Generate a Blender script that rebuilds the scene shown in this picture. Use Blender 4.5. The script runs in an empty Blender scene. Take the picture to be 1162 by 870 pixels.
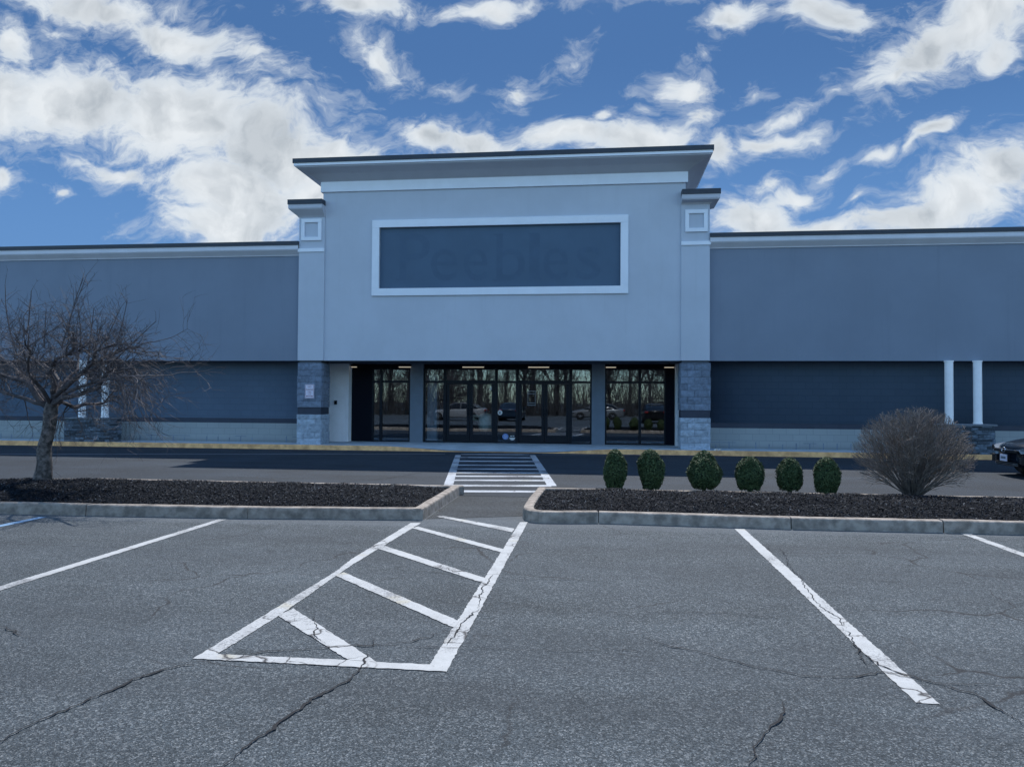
import bpy, bmesh, math, random
import mathutils
from mathutils import Vector, Matrix, noise
random.seed(11)
R = math.radians
S = bpy.context.scene
COL = S.collection

# ------------------------------------------------------------------ camera
FPX, CX, CY, CAMZ = 850.0, 581.0, 435.0, 1.59
TH = math.atan(20/850); YAW = math.atan(102/850); ROLL = math.atan(.0067)
fw = Vector((-math.sin(YAW)*math.cos(TH), math.cos(YAW)*math.cos(TH), math.sin(TH)))
r0 = Vector((math.cos(YAW), math.sin(YAW), 0)); u0 = r0.cross(fw)
rt = r0*math.cos(ROLL)+u0*math.sin(ROLL); up = -r0*math.sin(ROLL)+u0*math.cos(ROLL)
cd = bpy.data.cameras.new('camera'); cam = bpy.data.objects.new('camera', cd); COL.objects.link(cam)
cam.matrix_world = Matrix(((rt.x, up.x, -fw.x, 0), (rt.y, up.y, -fw.y, 0), (rt.z, up.z, -fw.z, CAMZ), (0, 0, 0, 1)))
cd.sensor_width = 36; cd.sensor_fit = 'HORIZONTAL'; cd.lens = FPX/1162*36
cd.clip_start = .05; cd.clip_end = 3000
S.camera = cam
def ray(x, y): return fw + rt*((x-CX)/FPX) - up*((y-CY)/FPX)
def G(x, y, z=0.0):
    d = ray(x, y); t = (z-CAMZ)/d.z; return Vector((d.x*t, d.y*t, z))
def F(x, y, Y):
    d = ray(x, y); t = Y/d.y; return Vector((d.x*t, Y, d.z*t+CAMZ))

# ------------------------------------------------------------------ light
SUN_EL, SUN_AZ = 55.5, 1.5          # azimuth measured from +Y (behind the store), positive = to the right
EXPO = 1.0
SKY_STR, SUN_STR = .1, 2.4
S.view_settings.view_transform = 'Standard'; S.view_settings.look = 'None'
S.view_settings.exposure = EXPO; S.view_settings.gamma = 1; S.view_settings.use_curve_mapping = False
sd = Vector((math.sin(R(SUN_AZ))*math.cos(R(SUN_EL)), math.cos(R(SUN_AZ))*math.cos(R(SUN_EL)), math.sin(R(SUN_EL))))
sl = bpy.data.lights.new('sun', 'SUN'); sl.energy = SUN_STR; sl.angle = R(.8); sl.color = (1, .97, .93)
sun = bpy.data.objects.new('sun', sl); COL.objects.link(sun)
sun.rotation_euler = (-sd).to_track_quat('-Z', 'Y').to_euler()

class NT:
    def __init__(s, tree): s.t = tree; s.n = tree.nodes; s.l = tree.links
    def new(s, kind, **kw):
        nd = s.n.new(kind)
        for k, v in kw.items(): setattr(nd, k, v)
        return nd
    def put(s, sock, v):
        if hasattr(v, 'links') or isinstance(v, bpy.types.NodeSocket): s.l.new(v, sock)
        else: sock.default_value = v
    def math(s, op, a, b=None, c=None, clamp=False):
        nd = s.new('ShaderNodeMath', operation=op); nd.use_clamp = clamp
        s.put(nd.inputs[0], a)
        if b is not None: s.put(nd.inputs[1], b)
        if c is not None: s.put(nd.inputs[2], c)
        return nd.outputs[0]
    def mix(s, f, a, b, blend='MIX'):
        nd = s.new('ShaderNodeMix', data_type='RGBA', blend_type=blend)
        s.put(nd.inputs[0], f)
        for i, v in ((6, a), (7, b)):
            if isinstance(v, tuple) and len(v) == 3: v = (*v, 1)
            s.put(nd.inputs[i], v)
        return nd.outputs[2]
    def noise(s, vec, scale, detail=3, rough=.55, dist=0):
        nd = s.new('ShaderNodeTexNoise'); nd.inputs['Scale'].default_value = scale
        nd.inputs['Detail'].default_value = detail; nd.inputs['Roughness'].default_value = rough
        nd.inputs['Distortion'].default_value = dist
        s.l.new(vec, nd.inputs['Vector']); return nd.outputs['Fac']
    def ramp(s, v, lo, hi, a=0.0, b=1.0):
        nd = s.new('ShaderNodeMapRange', interpolation_type='SMOOTHSTEP')
        s.put(nd.inputs[0], v); nd.inputs[1].default_value = lo; nd.inputs[2].default_value = hi
        nd.inputs[3].default_value = a; nd.inputs[4].default_value = b; return nd.outputs[0]

# ------------------------------------------------------------------ sky with clouds
W = bpy.data.worlds.new('World'); S.world = W; W.use_nodes = True
W.cycles.sampling_method = 'MANUAL'; W.cycles.sample_map_resolution = 512
w = NT(W.node_tree); w.n.clear()
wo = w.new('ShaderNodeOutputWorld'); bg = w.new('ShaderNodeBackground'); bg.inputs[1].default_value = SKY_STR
w.l.new(bg.outputs[0], wo.inputs[0])
sky = w.new('ShaderNodeTexSky', sky_type='NISHITA'); sky.sun_disc = False
sky.sun_elevation = R(SUN_EL); sky.sun_rotation = R(SUN_AZ)
sky.air_density = 1.1; sky.dust_density = .2; sky.ozone_density = 3.0
tc = w.new('ShaderNodeTexCoord'); dv = tc.outputs['Generated']
sep = w.new('ShaderNodeSeparateXYZ'); w.l.new(dv, sep.inputs[0])
yy = w.math('MAXIMUM', w.math('ABSOLUTE', sep.outputs[1]), .05)
uu = w.math('DIVIDE', sep.outputs[0], yy); vv = w.math('DIVIDE', sep.outputs[2], yy)
cmb = w.new('ShaderNodeCombineXYZ'); w.l.new(uu, cmb.inputs[0]); w.l.new(vv, cmb.inputs[1]); uv = cmb.outputs[0]
wn = w.new('ShaderNodeTexNoise'); wn.inputs['Scale'].default_value = 7; wn.inputs['Detail'].default_value = 4
w.l.new(uv, wn.inputs['Vector'])
ws = w.new('ShaderNodeVectorMath', operation='SUBTRACT'); w.l.new(wn.outputs['Color'], ws.inputs[0]); ws.inputs[1].default_value = (.5, .5, .5)
wm = w.new('ShaderNodeVectorMath', operation='MULTIPLY_ADD'); w.l.new(ws.outputs[0], wm.inputs[0]); wm.inputs[1].default_value = (.13, .10, 0); w.l.new(uv, wm.inputs[2])
uvw = wm.outputs[0]
CL = [(80,112,125,46,.05,1.15),(200,132,115,58,.12,1.2),(305,168,95,54,.25,1.2),(-10,120,70,46,.1,1.1),(270,215,95,50,.25,1.2),(375,172,66,30,.15,1.1),
      (125,190,58,13,.25,.75),(255,252,84,32,.0,1.15),(110,6,95,24,.15,1.05),(205,36,78,24,.3,1.05),(290,66,62,17,.5,.6),(350,98,42,13,.5,.4),(240,78,50,10,.4,.3),
      (410,6,55,14,.1,.9),(430,60,45,17,.5,.75),(560,5,50,12,0,.9),(730,0,60,8,0,.7),(490,152,48,19,.1,1),(550,158,60,18,.05,1),(640,158,70,18,0,.95),
      (725,155,60,24,-.1,1),(775,98,36,24,.1,.95),(790,128,30,16,-.4,.8),(590,98,16,14,0,.6),(683,133,13,8,-.4,.7),(836,14,36,15,-.3,.95),(930,12,38,18,.3,.9),
      (1050,50,80,36,-.65,1),(1110,25,90,42,-.2,1),(1010,88,42,14,-.6,.8),(1140,60,40,14,-.4,.8),(880,152,44,13,-.15,.85),(890,128,34,9,-.3,.6),(825,165,24,20,.2,.7),
      (1062,155,34,11,-.5,.85),(995,178,18,7,0,.6),(906,218,27,12,0,.8),(982,226,18,6,-.2,.65),(870,205,20,8,-.3,.5),(740,118,14,8,0,.5),(860,95,14,6,-.3,.35),(800,60,10,5,-.4,.35),(950,105,12,5,-.4,.35),(1030,175,14,6,-.5,.4),(940,190,14,6,-.3,.4),(640,60,16,6,-.3,.3),(510,95,14,6,.3,.3),(850,248,60,30,.1,1),(930,262,90,18,0,.95),(1030,250,80,20,-.1,1),
      (1090,230,80,34,-.15,1),(1140,200,60,36,-.2,1),(5,205,16,13,0,.8),(66,216,11,7,0,.6),(10,45,28,22,0,.8),(60,30,24,8,.1,.5),(370,215,70,40,0,1)]
acc = None
for (px, py, rx, ry, ro, wt) in CL:
    c = ray(px, py); cu, cv = c.x/c.y, c.z/c.y
    k = 1.0/FPX/(c.y**1.0)*1.06
    mp = w.new('ShaderNodeMapping', vector_type='TEXTURE'); w.l.new(uvw, mp.inputs['Vector'])
    mp.inputs['Location'].default_value = (cu, cv, 0); mp.inputs['Rotation'].default_value = (0, 0, -ro)
    mp.inputs['Scale'].default_value = (rx*k*1.12, ry*k*1.12, 1)
    ln = w.new('ShaderNodeVectorMath', operation='LENGTH'); w.l.new(mp.outputs[0], ln.inputs[0])
    f = w.math('MULTIPLY_ADD', ln.outputs['Value'], -wt, wt)
    acc = f if acc is None else w.math('SMOOTH_MAX', acc, f, .07)
# generic cloud field for the rest of the sky (over and behind the viewer)
gen = w.ramp(w.noise(dv, 3.2, 5, .55), .50, .68, -.6, .5)
front = w.ramp(sep.outputs[1], .12, .3)
fld = w.math('ADD', w.math('MULTIPLY', acc, front), w.math('MULTIPLY', gen, w.math('SUBTRACT', 1.0, front)))
mp = w.new('ShaderNodeMapping'); w.l.new(uvw, mp.inputs['Vector']); mp.inputs['Rotation'].default_value = (0, 0, -.42); mp.inputs['Scale'].default_value = (.72, 1.3, 1)
n1 = w.noise(mp.outputs[0], 8, 7, .62, .25); n2 = w.noise(mp.outputs[0], 40, 4, .66, .3)
den = w.math('ADD', fld, w.math('ADD', w.math('MULTIPLY', w.math('SUBTRACT', n1, .5), 1.55), w.math('MULTIPLY', w.math('SUBTRACT', n2, .5), 1.05)))
mask = w.math('MAXIMUM', w.math('POWER', w.ramp(den, -.06, .54), 1.0), w.math('MULTIPLY', w.ramp(w.math('ADD', den, w.math('MULTIPLY', w.math('SUBTRACT', n2, .5), 1.2)), -.38, .35), .34))
core = w.ramp(w.math('ADD', w.math('MULTIPLY', acc, .6), w.math('MULTIPLY', den, .5)), .25, .95)
n3 = w.noise(uvw, 9, 3, .5, .1)
n4 = w.noise(uvw, 26, 4, .6, .1)
shade = w.math('MULTIPLY', core, w.math('ADD', w.ramp(n3, .36, .66, 0, .8), w.ramp(n4, .35, .70, -.12, .28)), clamp=True)
edge = w.mix(core, (3.5, 3.85, 4.2), (4.15, 4.35, 4.5))
ccol = w.mix(w.math('MULTIPLY', shade, .85), edge, (2.0, 2.25, 2.5))
# sky ahead is dimmed to a deep even blue, its clouds left unboosted;
# sky and clouds behind the viewer are brightened as added fill for the shaded facade
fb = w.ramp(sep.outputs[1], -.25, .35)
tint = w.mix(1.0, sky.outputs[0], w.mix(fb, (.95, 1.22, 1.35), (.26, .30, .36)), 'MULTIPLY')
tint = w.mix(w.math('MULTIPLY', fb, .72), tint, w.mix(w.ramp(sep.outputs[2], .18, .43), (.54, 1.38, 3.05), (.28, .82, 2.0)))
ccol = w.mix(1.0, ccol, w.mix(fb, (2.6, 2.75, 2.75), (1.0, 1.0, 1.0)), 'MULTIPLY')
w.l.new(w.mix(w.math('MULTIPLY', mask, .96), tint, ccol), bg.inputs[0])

# ------------------------------------------------------------------ materials
def mat(name, col, rough=.8, metal=0.0, spec=None, var=0.0, vscale=3.0, bump=0.0, bscale=60.0, island=0.0, streak=0.0):
    m = bpy.data.materials.new(name); m.use_nodes = True; t = NT(m.node_tree); p = t.n['Principled BSDF']
    p.inputs['Roughness'].default_value = rough; p.inputs['Metallic'].default_value = metal
    if spec is not None: p.inputs['Specular IOR Level'].default_value = spec
    c = None; oc = t.new('ShaderNodeTexCoord').outputs['Object']
    base = (*col, 1)
    src = None
    if var:
        nz = t.noise(oc, vscale, 5, .6)
        src = t.mix(t.ramp(nz, .3, .7), tuple(x*(1-var) for x in col), tuple(min(1, x*(1+var)) for x in col))
    if streak:
        mpn = t.new('ShaderNodeMapping'); t.l.new(oc, mpn.inputs[0]); mpn.inputs['Scale'].default_value = (2.2, 2.2, .12)
        f = t.math('MULTIPLY', t.ramp(t.noise(mpn.outputs[0], 2.5, 5, .65), .52, .8), streak)
        src = t.mix(f, src if src else base, tuple(x*.6 for x in col))
    if island:
        g = t.new('ShaderNodeNewGeometry').outputs['Random Per Island']
        f = t.ramp(g, 0, 1, 1-island, 1+island)
        cc = t.new('ShaderNodeCombineColor'); [t.l.new(f, cc.inputs[i]) for i in range(3)]
        src = t.mix(1.0, src if src else base, cc.outputs[0], 'MULTIPLY')
    if src: t.l.new(src, p.inputs['Base Color'])
    else: p.inputs['Base Color'].default_value = base
    if bump:
        b = t.new('ShaderNodeBump'); b.inputs['Strength'].default_value = bump; b.inputs['Distance'].default_value = .01
        t.l.new(t.noise(oc, bscale, 4, .6), b.inputs['Height']); t.l.new(b.outputs[0], p.inputs['Normal'])
    return m
def emit(name, col, s):
    m = mat(name, col); p = m.node_tree.nodes['Principled BSDF']
    p.inputs['Emission Color'].default_value = (*col, 1); p.inputs['Emission Strength'].default_value = s; return m

M = {}
M['stucco'] = mat('stucco_light', (.525, .57, .645), .9, var=.035, vscale=.9, bump=.25, bscale=140, streak=.13)
M['stucco_dark'] = mat('stucco_mid', (.212, .256, .328), .9, var=.045, vscale=.5, bump=.25, bscale=140, streak=.18)
M['sign'] = mat('sign_field', (.080, .135, .205), .8, var=.05, vscale=.8, bump=.15, bscale=90)
M['ghost'] = mat('lettering_scar', (.0755, .127, .196), .85, var=.05, vscale=3)
M['trim'] = mat('white_trim', (.84, .88, .95), .7, var=.03, vscale=1.5, streak=.06)
M['cove'] = mat('cove_trim', (.52, .54, .60), .8, var=.03, vscale=1.5, streak=.06)
M['wtrim'] = mat('wing_trim', (.66, .68, .74), .8, var=.05, vscale=1.2, streak=.12)
M['cap'] = mat('roof_cap_metal', (.022, .032, .05), .5, var=.1)
M['pier'] = mat('grey_pier', (.15, .19, .24), .85, var=.05, bump=.2, streak=.1)
M['whitepier'] = mat('white_pier', (.86, .89, .94), .8, var=.04, streak=.1)
M['frame'] = mat('dark_frame', (.005, .009, .016), .4, spec=.25)
M['black'] = mat('dark_panel', (.003, .005, .012), .5, spec=.12)
M['column'] = mat('column_paint', (.93, .94, .97), .5, var=.03, vscale=6)
M['stripe'] = mat('band_paint', (.035, .045, .07), .7, var=.1)
M['stone_up'] = mat('split_face_block', (.17, .215, .285), .95, var=.20, vscale=9, bump=1.0, bscale=45, island=.12)
M['stone_lo'] = mat('split_face_block_pale', (.35, .42, .50), .95, var=.20, vscale=9, bump=1.0, bscale=45, island=.10)
M['ledge'] = mat('ledgestone', (.10, .13, .165), .9, var=.3, vscale=12, bump=1.0, bscale=40, island=.55)
M['ledgecap'] = mat('ledge_capstone', (.16, .185, .215), .8, var=.15, vscale=6, bump=.4)
M['interior'] = mat('interior', (.03, .033, .04), .9, var=.15)
M['intfloor'] = mat('interior_floor', (.04, .043, .048), .5, var=.15)
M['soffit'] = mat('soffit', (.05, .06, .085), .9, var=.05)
M['strip'] = emit('strip_light', (1.0, .86, .66), .22)
M['signw'] = mat('sign_white', (.72, .70, .82), .5)
M['signr'] = mat('sign_red', (.22, .03, .07), .6)
M['white'] = mat('sticker_white', (.6, .63, .64), .5)
M['blue'] = mat('sticker_blue', (.17, .27, .56), .5)
M['ink'] = mat('ink', (.03, .03, .05), .6)
M['bark'] = mat('bark', (.12, .105, .098), .95, var=.7, vscale=14, bump=1.0, bscale=34)
M['twig'] = mat('twig', (.082, .072, .076), .75, var=.35, vscale=5)
M['bush'] = mat('bush_stem', (.19, .16, .14), .85, var=.35, vscale=7)
M['wood'] = mat('far_wood', (.055, .055, .058), .9, var=.3, vscale=1)
M['tyre'] = mat('rubber', (.015, .015, .016), .85)
M['chrome'] = mat('chrome', (.75, .77, .8), .12, metal=1)
M['rim'] = mat('alloy', (.4, .41, .42), .3, metal=1)
M['carglass'] = mat('car_glass', (.012, .015, .018), .04, spec=.8)
M['lamp'] = mat('headlamp_lens', (.35, .39, .43), .18, metal=.5)
M['tail'] = mat('tail_lamp', (.25, .01, .01), .2)
M['grille'] = mat('grille_black', (.01, .01, .012), .4)
M['bag'] = mat('pale_plastic', (.85, .84, .66), .6, var=.15, vscale=8)
M['litter'] = mat('litter', (.6, .6, .6), .7)

# boxwood leaves: colour varies leaf by leaf
def leafmat(name, a, b):
    m = bpy.data.materials.new(name); m.use_nodes = True; t = NT(m.node_tree); p = t.n['Principled BSDF']
    g = t.new('ShaderNodeNewGeometry').outputs['Random Per Island']
    t.l.new(t.mix(g, a, b), p.inputs['Base Color']); p.inputs['Roughness'].default_value = .6; p.inputs['Specular IOR Level'].default_value = .25
    return m
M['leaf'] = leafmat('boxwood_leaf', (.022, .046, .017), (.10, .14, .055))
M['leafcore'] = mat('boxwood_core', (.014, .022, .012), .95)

def mat_glass():
    m = bpy.data.materials.new('window_glass'); m.use_nodes = True; t = NT(m.node_tree); t.n.clear()
    o = t.new('ShaderNodeOutputMaterial'); g = t.new('ShaderNodeBsdfGlossy'); tr = t.new('ShaderNodeBsdfTransparent'); mx = t.new('ShaderNodeMixShader')
    g.inputs['Roughness'].default_value = .012; g.inputs['Color'].default_value = (.80, .88, .98, 1)
    tr.inputs['Color'].default_value = (.72, .78, .82, 1)
    oc = t.new('ShaderNodeTexCoord').outputs['Object']
    b = t.new('ShaderNodeBump'); b.inputs['Strength'].default_value = .05; b.inputs['Distance'].default_value = .01
    t.l.new(t.noise(oc, .9, 1), b.inputs['Height']); t.l.new(b.outputs[0], g.inputs['Normal'])
    mx.inputs[0].default_value = .15
    t.l.new(tr.outputs[0], mx.inputs[1]); t.l.new(g.outputs[0], mx.inputs[2]); t.l.new(mx.outputs[0], o.inputs[0]); return m
M['glass'] = mat_glass()

def mat_asphalt(name, dark, light, speck, patch=.12):
    m = bpy.data.materials.new(name); m.use_nodes = True; t = NT(m.node_tree); p = t.n['Principled BSDF']
    oc = t.new('ShaderNodeTexCoord').outputs['Object']
    vo = t.new('ShaderNodeTexVoronoi'); vo.inputs['Scale'].default_value = 150; t.l.new(oc, vo.inputs['Vector'])
    sc = t.new('ShaderNodeSeparateColor'); t.l.new(vo.outputs['Color'], sc.inputs[0])
    vo2 = t.new('ShaderNodeTexVoronoi'); vo2.inputs['Scale'].default_value = 85; t.l.new(oc, vo2.inputs['Vector'])
    sc2 = t.new('ShaderNodeSeparateColor'); t.l.new(vo2.outputs['Color'], sc2.inputs[0])
    c = t.mix(t.ramp(sc.outputs[0], .25, 1.0), dark, light)
    c = t.mix(t.ramp(sc2.outputs[1], .80, .98, 0, .75), c, speck)
    c = t.mix(t.ramp(sc.outputs[2], .93, .97, 0, .8), c, tuple(min(1, x*1.5) for x in speck))
    fine = t.noise(oc, 30, 4, .7)
    c = t.mix(t.ramp(fine, .35, .60, .35, 0), c, tuple(x*.45 for x in dark))
    gr = t.noise(oc, 210, 2, .7); c = t.mix(t.ramp(gr, .42, .58, .5, 0), c, tuple(x*.5 for x in dark))
    big = t.noise(oc, .55, 6, .62)
    mp = t.new('ShaderNodeMapping'); t.l.new(oc, mp.inputs[0]); mp.inputs['Scale'].default_value = (.18, 1.1, 1)
    band = t.noise(mp.outputs[0], 1.3, 5, .65)
    k = t.math('ADD', t.ramp(big, .3, .7, 1-patch, 1+patch), t.ramp(band, .3, .7, -patch*.8, patch*.8))
    cc = t.new('ShaderNodeCombineColor'); [t.l.new(k, cc.inputs[i]) for i in range(3)]
    c = t.mix(1.0, c, cc.outputs[0], 'MULTIPLY')
    sy = t.new('ShaderNodeSeparateXYZ'); t.l.new(oc, sy.inputs[0])
    if name == 'lot_asphalt':   # pale washed-out gutter strip along the island kerb and polished wheel paths
        gy = t.math('ADD', sy.outputs[1], t.math('MULTIPLY', t.noise(oc, 1.2, 4), .35))
        gx = t.math('MULTIPLY_ADD', sy.outputs[0], -.045, gy)
        c = t.mix(t.math('MULTIPLY', t.ramp(gx, 9.45, 9.75), .38), c, (.155, .175, .195))
        wv = t.new('ShaderNodeTexNoise', noise_dimensions='1D'); wv.inputs['Scale'].default_value = .85; wv.inputs['Detail'].default_value = 2
        t.l.new(t.math('ADD', sy.outputs[1], t.math('MULTIPLY', t.noise(oc, .25, 2), 1.2)), wv.inputs['W'])
        c = t.mix(t.ramp(wv.outputs['Fac'], .42, .62, .0, .22), c, (.045, .054, .064))
    # oil drips and old hairline crazing
    st = t.ramp(t.noise(oc, 1.9, 4, .55), .64, .74, 0, .45); c = t.mix(st, c, tuple(x*.5 for x in dark))
    nv = t.new('ShaderNodeTexNoise'); nv.inputs['Scale'].default_value = 1.6; nv.inputs['Detail'].default_value = 6; t.l.new(oc, nv.inputs['Vector'])
    ad = t.new('ShaderNodeVectorMath', operation='MULTIPLY_ADD'); t.l.new(nv.outputs['Color'], ad.inputs[0]); ad.inputs[1].default_value = (.7, .7, 0); t.l.new(oc, ad.inputs[2])
    ve = t.new('ShaderNodeTexVoronoi', feature='DISTANCE_TO_EDGE'); ve.inputs['Scale'].default_value = .55; t.l.new(ad.outputs[0], ve.inputs['Vector'])
    cr = t.math('MULTIPLY', t.ramp(ve.outputs['Distance'], .0, .009, .85, 0), t.ramp(t.noise(oc, .5, 3), .48, .58))
    c = t.mix(cr, c, (.018, .018, .02))
    t.l.new(c, p.inputs['Base Color']); p.inputs['Roughness'].default_value = .82; p.inputs['Specular IOR Level'].default_value = .35
    b = t.new('ShaderNodeBump'); b.inputs['Strength'].default_value = .75; b.inputs['Distance'].default_value = .008
    t.l.new(t.math('ADD', vo.outputs['Distance'], t.math('MULTIPLY', fine, 1.2)), b.inputs['Height']); t.l.new(b.outputs[0], p.inputs['Normal'])
    return m
M['lot'] = mat_asphalt('lot_asphalt', (.038, .050, .059), (.148, .176, .196), (.27, .29, .30), .17)
M['road'] = mat_asphalt('road_asphalt', (.024, .034, .047), (.036, .050, .069), (.050, .065, .085), .2)
M['walk'] = mat('concrete_walk', (.42, .49, .54), .9, var=.12, vscale=1.5, bump=.3)
M['kerb'] = mat('concrete_kerb', (.31, .265, .225), .92, var=.38, vscale=7, bump=.8, bscale=70, island=.08)
M['kerby'] = mat('kerb_yellow', (.86, .455, .20), .8, var=.28, vscale=4, bump=.3)

def mat_paint(name, col, wear=.5):
    m = bpy.data.materials.new(name); m.use_nodes = True; t = NT(m.node_tree); p = t.n['Principled BSDF']
    oc = t.new('ShaderNodeTexCoord').outputs['Object']
    a = t.math('ADD', t.math('MULTIPLY', t.noise(oc, 1.1, 3), 1.0), t.math('MULTIPLY', t.noise(oc, 55, 4, .7), .8))
    f = t.ramp(a, 1.06-wear*.16, 1.24-wear*.16, 0, .8)
    nv = t.new('ShaderNodeTexNoise'); nv.inputs['Scale'].default_value = 3; nv.inputs['Detail'].default_value = 6; t.l.new(oc, nv.inputs['Vector'])
    ad = t.new('ShaderNodeVectorMath', operation='MULTIPLY_ADD'); t.l.new(nv.outputs['Color'], ad.inputs[0]); ad.inputs[1].default_value = (.5, .5, 0); t.l.new(oc, ad.inputs[2])
    ve = t.new('ShaderNodeTexVoronoi', feature='DISTANCE_TO_EDGE'); ve.inputs['Scale'].default_value = 2.6; t.l.new(ad.outputs[0], ve.inputs['Vector'])
    cr = t.math('MULTIPLY', t.ramp(ve.outputs['Distance'], .0, .03, 1, 0), t.ramp(t.noise(oc, .8, 2), .47, .56))
    c = t.mix(t.ramp(t.noise(oc, 8, 4), .3, .7), tuple(x*.86 for x in col), col)
    c = t.mix(t.ramp(t.noise(oc, 2.3, 3), .60, .72, 0, .5), c, (col[0]*.9, col[1]*.78, col[2]*.5))
    c = t.mix(f, c, (.10, .105, .115)); c = t.mix(cr, c, (.03, .03, .035))
    t.l.new(c, p.inputs['Base Color']); p.inputs['Roughness'].default_value = .75
    b = t.new('ShaderNodeBump'); b.inputs['Strength'].default_value = .5; b.inputs['Distance'].default_value = .006
    t.l.new(t.noise(oc, 60, 3, .6), b.inputs['Height']); t.l.new(b.outputs[0], p.inputs['Normal'])
    return m
M['paint'] = mat_paint('white_paint', (.47, .48, .48), .85)
M['paint2'] = mat_paint('crosswalk_paint', (.45, .48, .52), 1.05)
M['bluep'] = mat_paint('blue_paint', (.19, .33, .50), .5)
M['crack'] = mat('crack_fill', (.016, .016, .018), .95)

def mat_wallblock(name, upper, bw, bh, mort, extra=False):
    m = bpy.data.materials.new(name); m.use_nodes = True; t = NT(m.node_tree); p = t.n['Principled BSDF']
    oc = t.new('ShaderNodeTexCoord').outputs['Object']; sp = t.new('ShaderNodeSeparateXYZ'); t.l.new(oc, sp.inputs[0])
    cb = t.new('ShaderNodeCombineXYZ'); t.l.new(t.math('ADD', sp.outputs[0], sp.outputs[1]), cb.inputs[0]); t.l.new(sp.outputs[2], cb.inputs[1])
    br = t.new('ShaderNodeTexBrick'); t.l.new(cb.outputs[0], br.inputs['Vector']); br.inputs['Scale'].default_value = 1
    br.inputs['Brick Width'].default_value = bw; br.inputs['Row Height'].default_value = bh; br.inputs['Mortar Size'].default_value = .007
    br.inputs['Color1'].default_value = (*upper, 1); br.inputs['Color2'].default_value = (*[x*.94 for x in upper], 1); br.inputs['Mortar'].default_value = (*mort, 1)
    n = t.noise(oc, .8, 5, .6); c = t.mix(t.ramp(n, .3, .7, 0, .2), br.outputs['Color'], tuple(x*.7 for x in upper))
    if extra:   # grimy splash zone at the foot of the wall, a rough stain line
        h = t.math('ADD', sp.outputs[2], t.math('MULTIPLY', t.noise(oc, 1.5, 4), .12))
        c = t.mix(t.ramp(h, .12, .42, .45, 0), c, (.07, .095, .12))
    t.l.new(c, p.inputs['Base Color']); p.inputs['Roughness'].default_value = .9
    b = t.new('ShaderNodeBump'); b.inputs['Strength'].default_value = .4; b.inputs['Distance'].default_value = .01
    t.l.new(t.math('SUBTRACT', t.math('MULTIPLY', t.noise(oc, 60, 3), .4), br.outputs['Fac']), b.inputs['Height']); t.l.new(b.outputs[0], p.inputs['Normal'])
    return m
M['siding'] = mat_wallblock('lower_wall_dark', (.094, .138, .20), .4064, .2032, (.074, .112, .165))
M['basewall'] = mat_wallblock('lower_wall_pale', (.335, .37, .375), .4064, .2032, (.25, .28, .29), True)

def mat_mulch():
    m = bpy.data.materials.new('mulch'); m.use_nodes = True; t = NT(m.node_tree); p = t.n['Principled BSDF']
    oc = t.new('ShaderNodeTexCoord').outputs['Object']
    n = t.noise(oc, 38, 5, .75)
    t.l.new(t.mix(t.ramp(n, .35, .75), (.005, .0065, .009), (.020, .023, .029)), p.inputs['Base Color']); p.inputs['Roughness'].default_value = .95; p.inputs['Specular IOR Level'].default_value = .1
    b = t.new('ShaderNodeBump'); b.inputs['Strength'].default_value = 1; b.inputs['Distance'].default_value = .03
    t.l.new(n, b.inputs['Height']); t.l.new(b.outputs[0], p.inputs['Normal']); return m
M['mulch'] = mat_mulch()
def mat_chip():
    m = bpy.data.materials.new('mulch_chip'); m.use_nodes = True; t = NT(m.node_tree); p = t.n['Principled BSDF']
    g = t.new('ShaderNodeNewGeometry').outputs['Random Per Island']
    c = t.mix(t.ramp(g, 0, .9), (.004, .006, .010), (.017, .023, .034)); c = t.mix(t.ramp(g, .955, .965), c, (.13, .14, .15)); p.inputs['Specular IOR Level'].default_value = .12
    t.l.new(c, p.inputs['Base Color']); p.inputs['Roughness'].default_value = .7; return m
M['chip'] = mat_chip()

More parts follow.
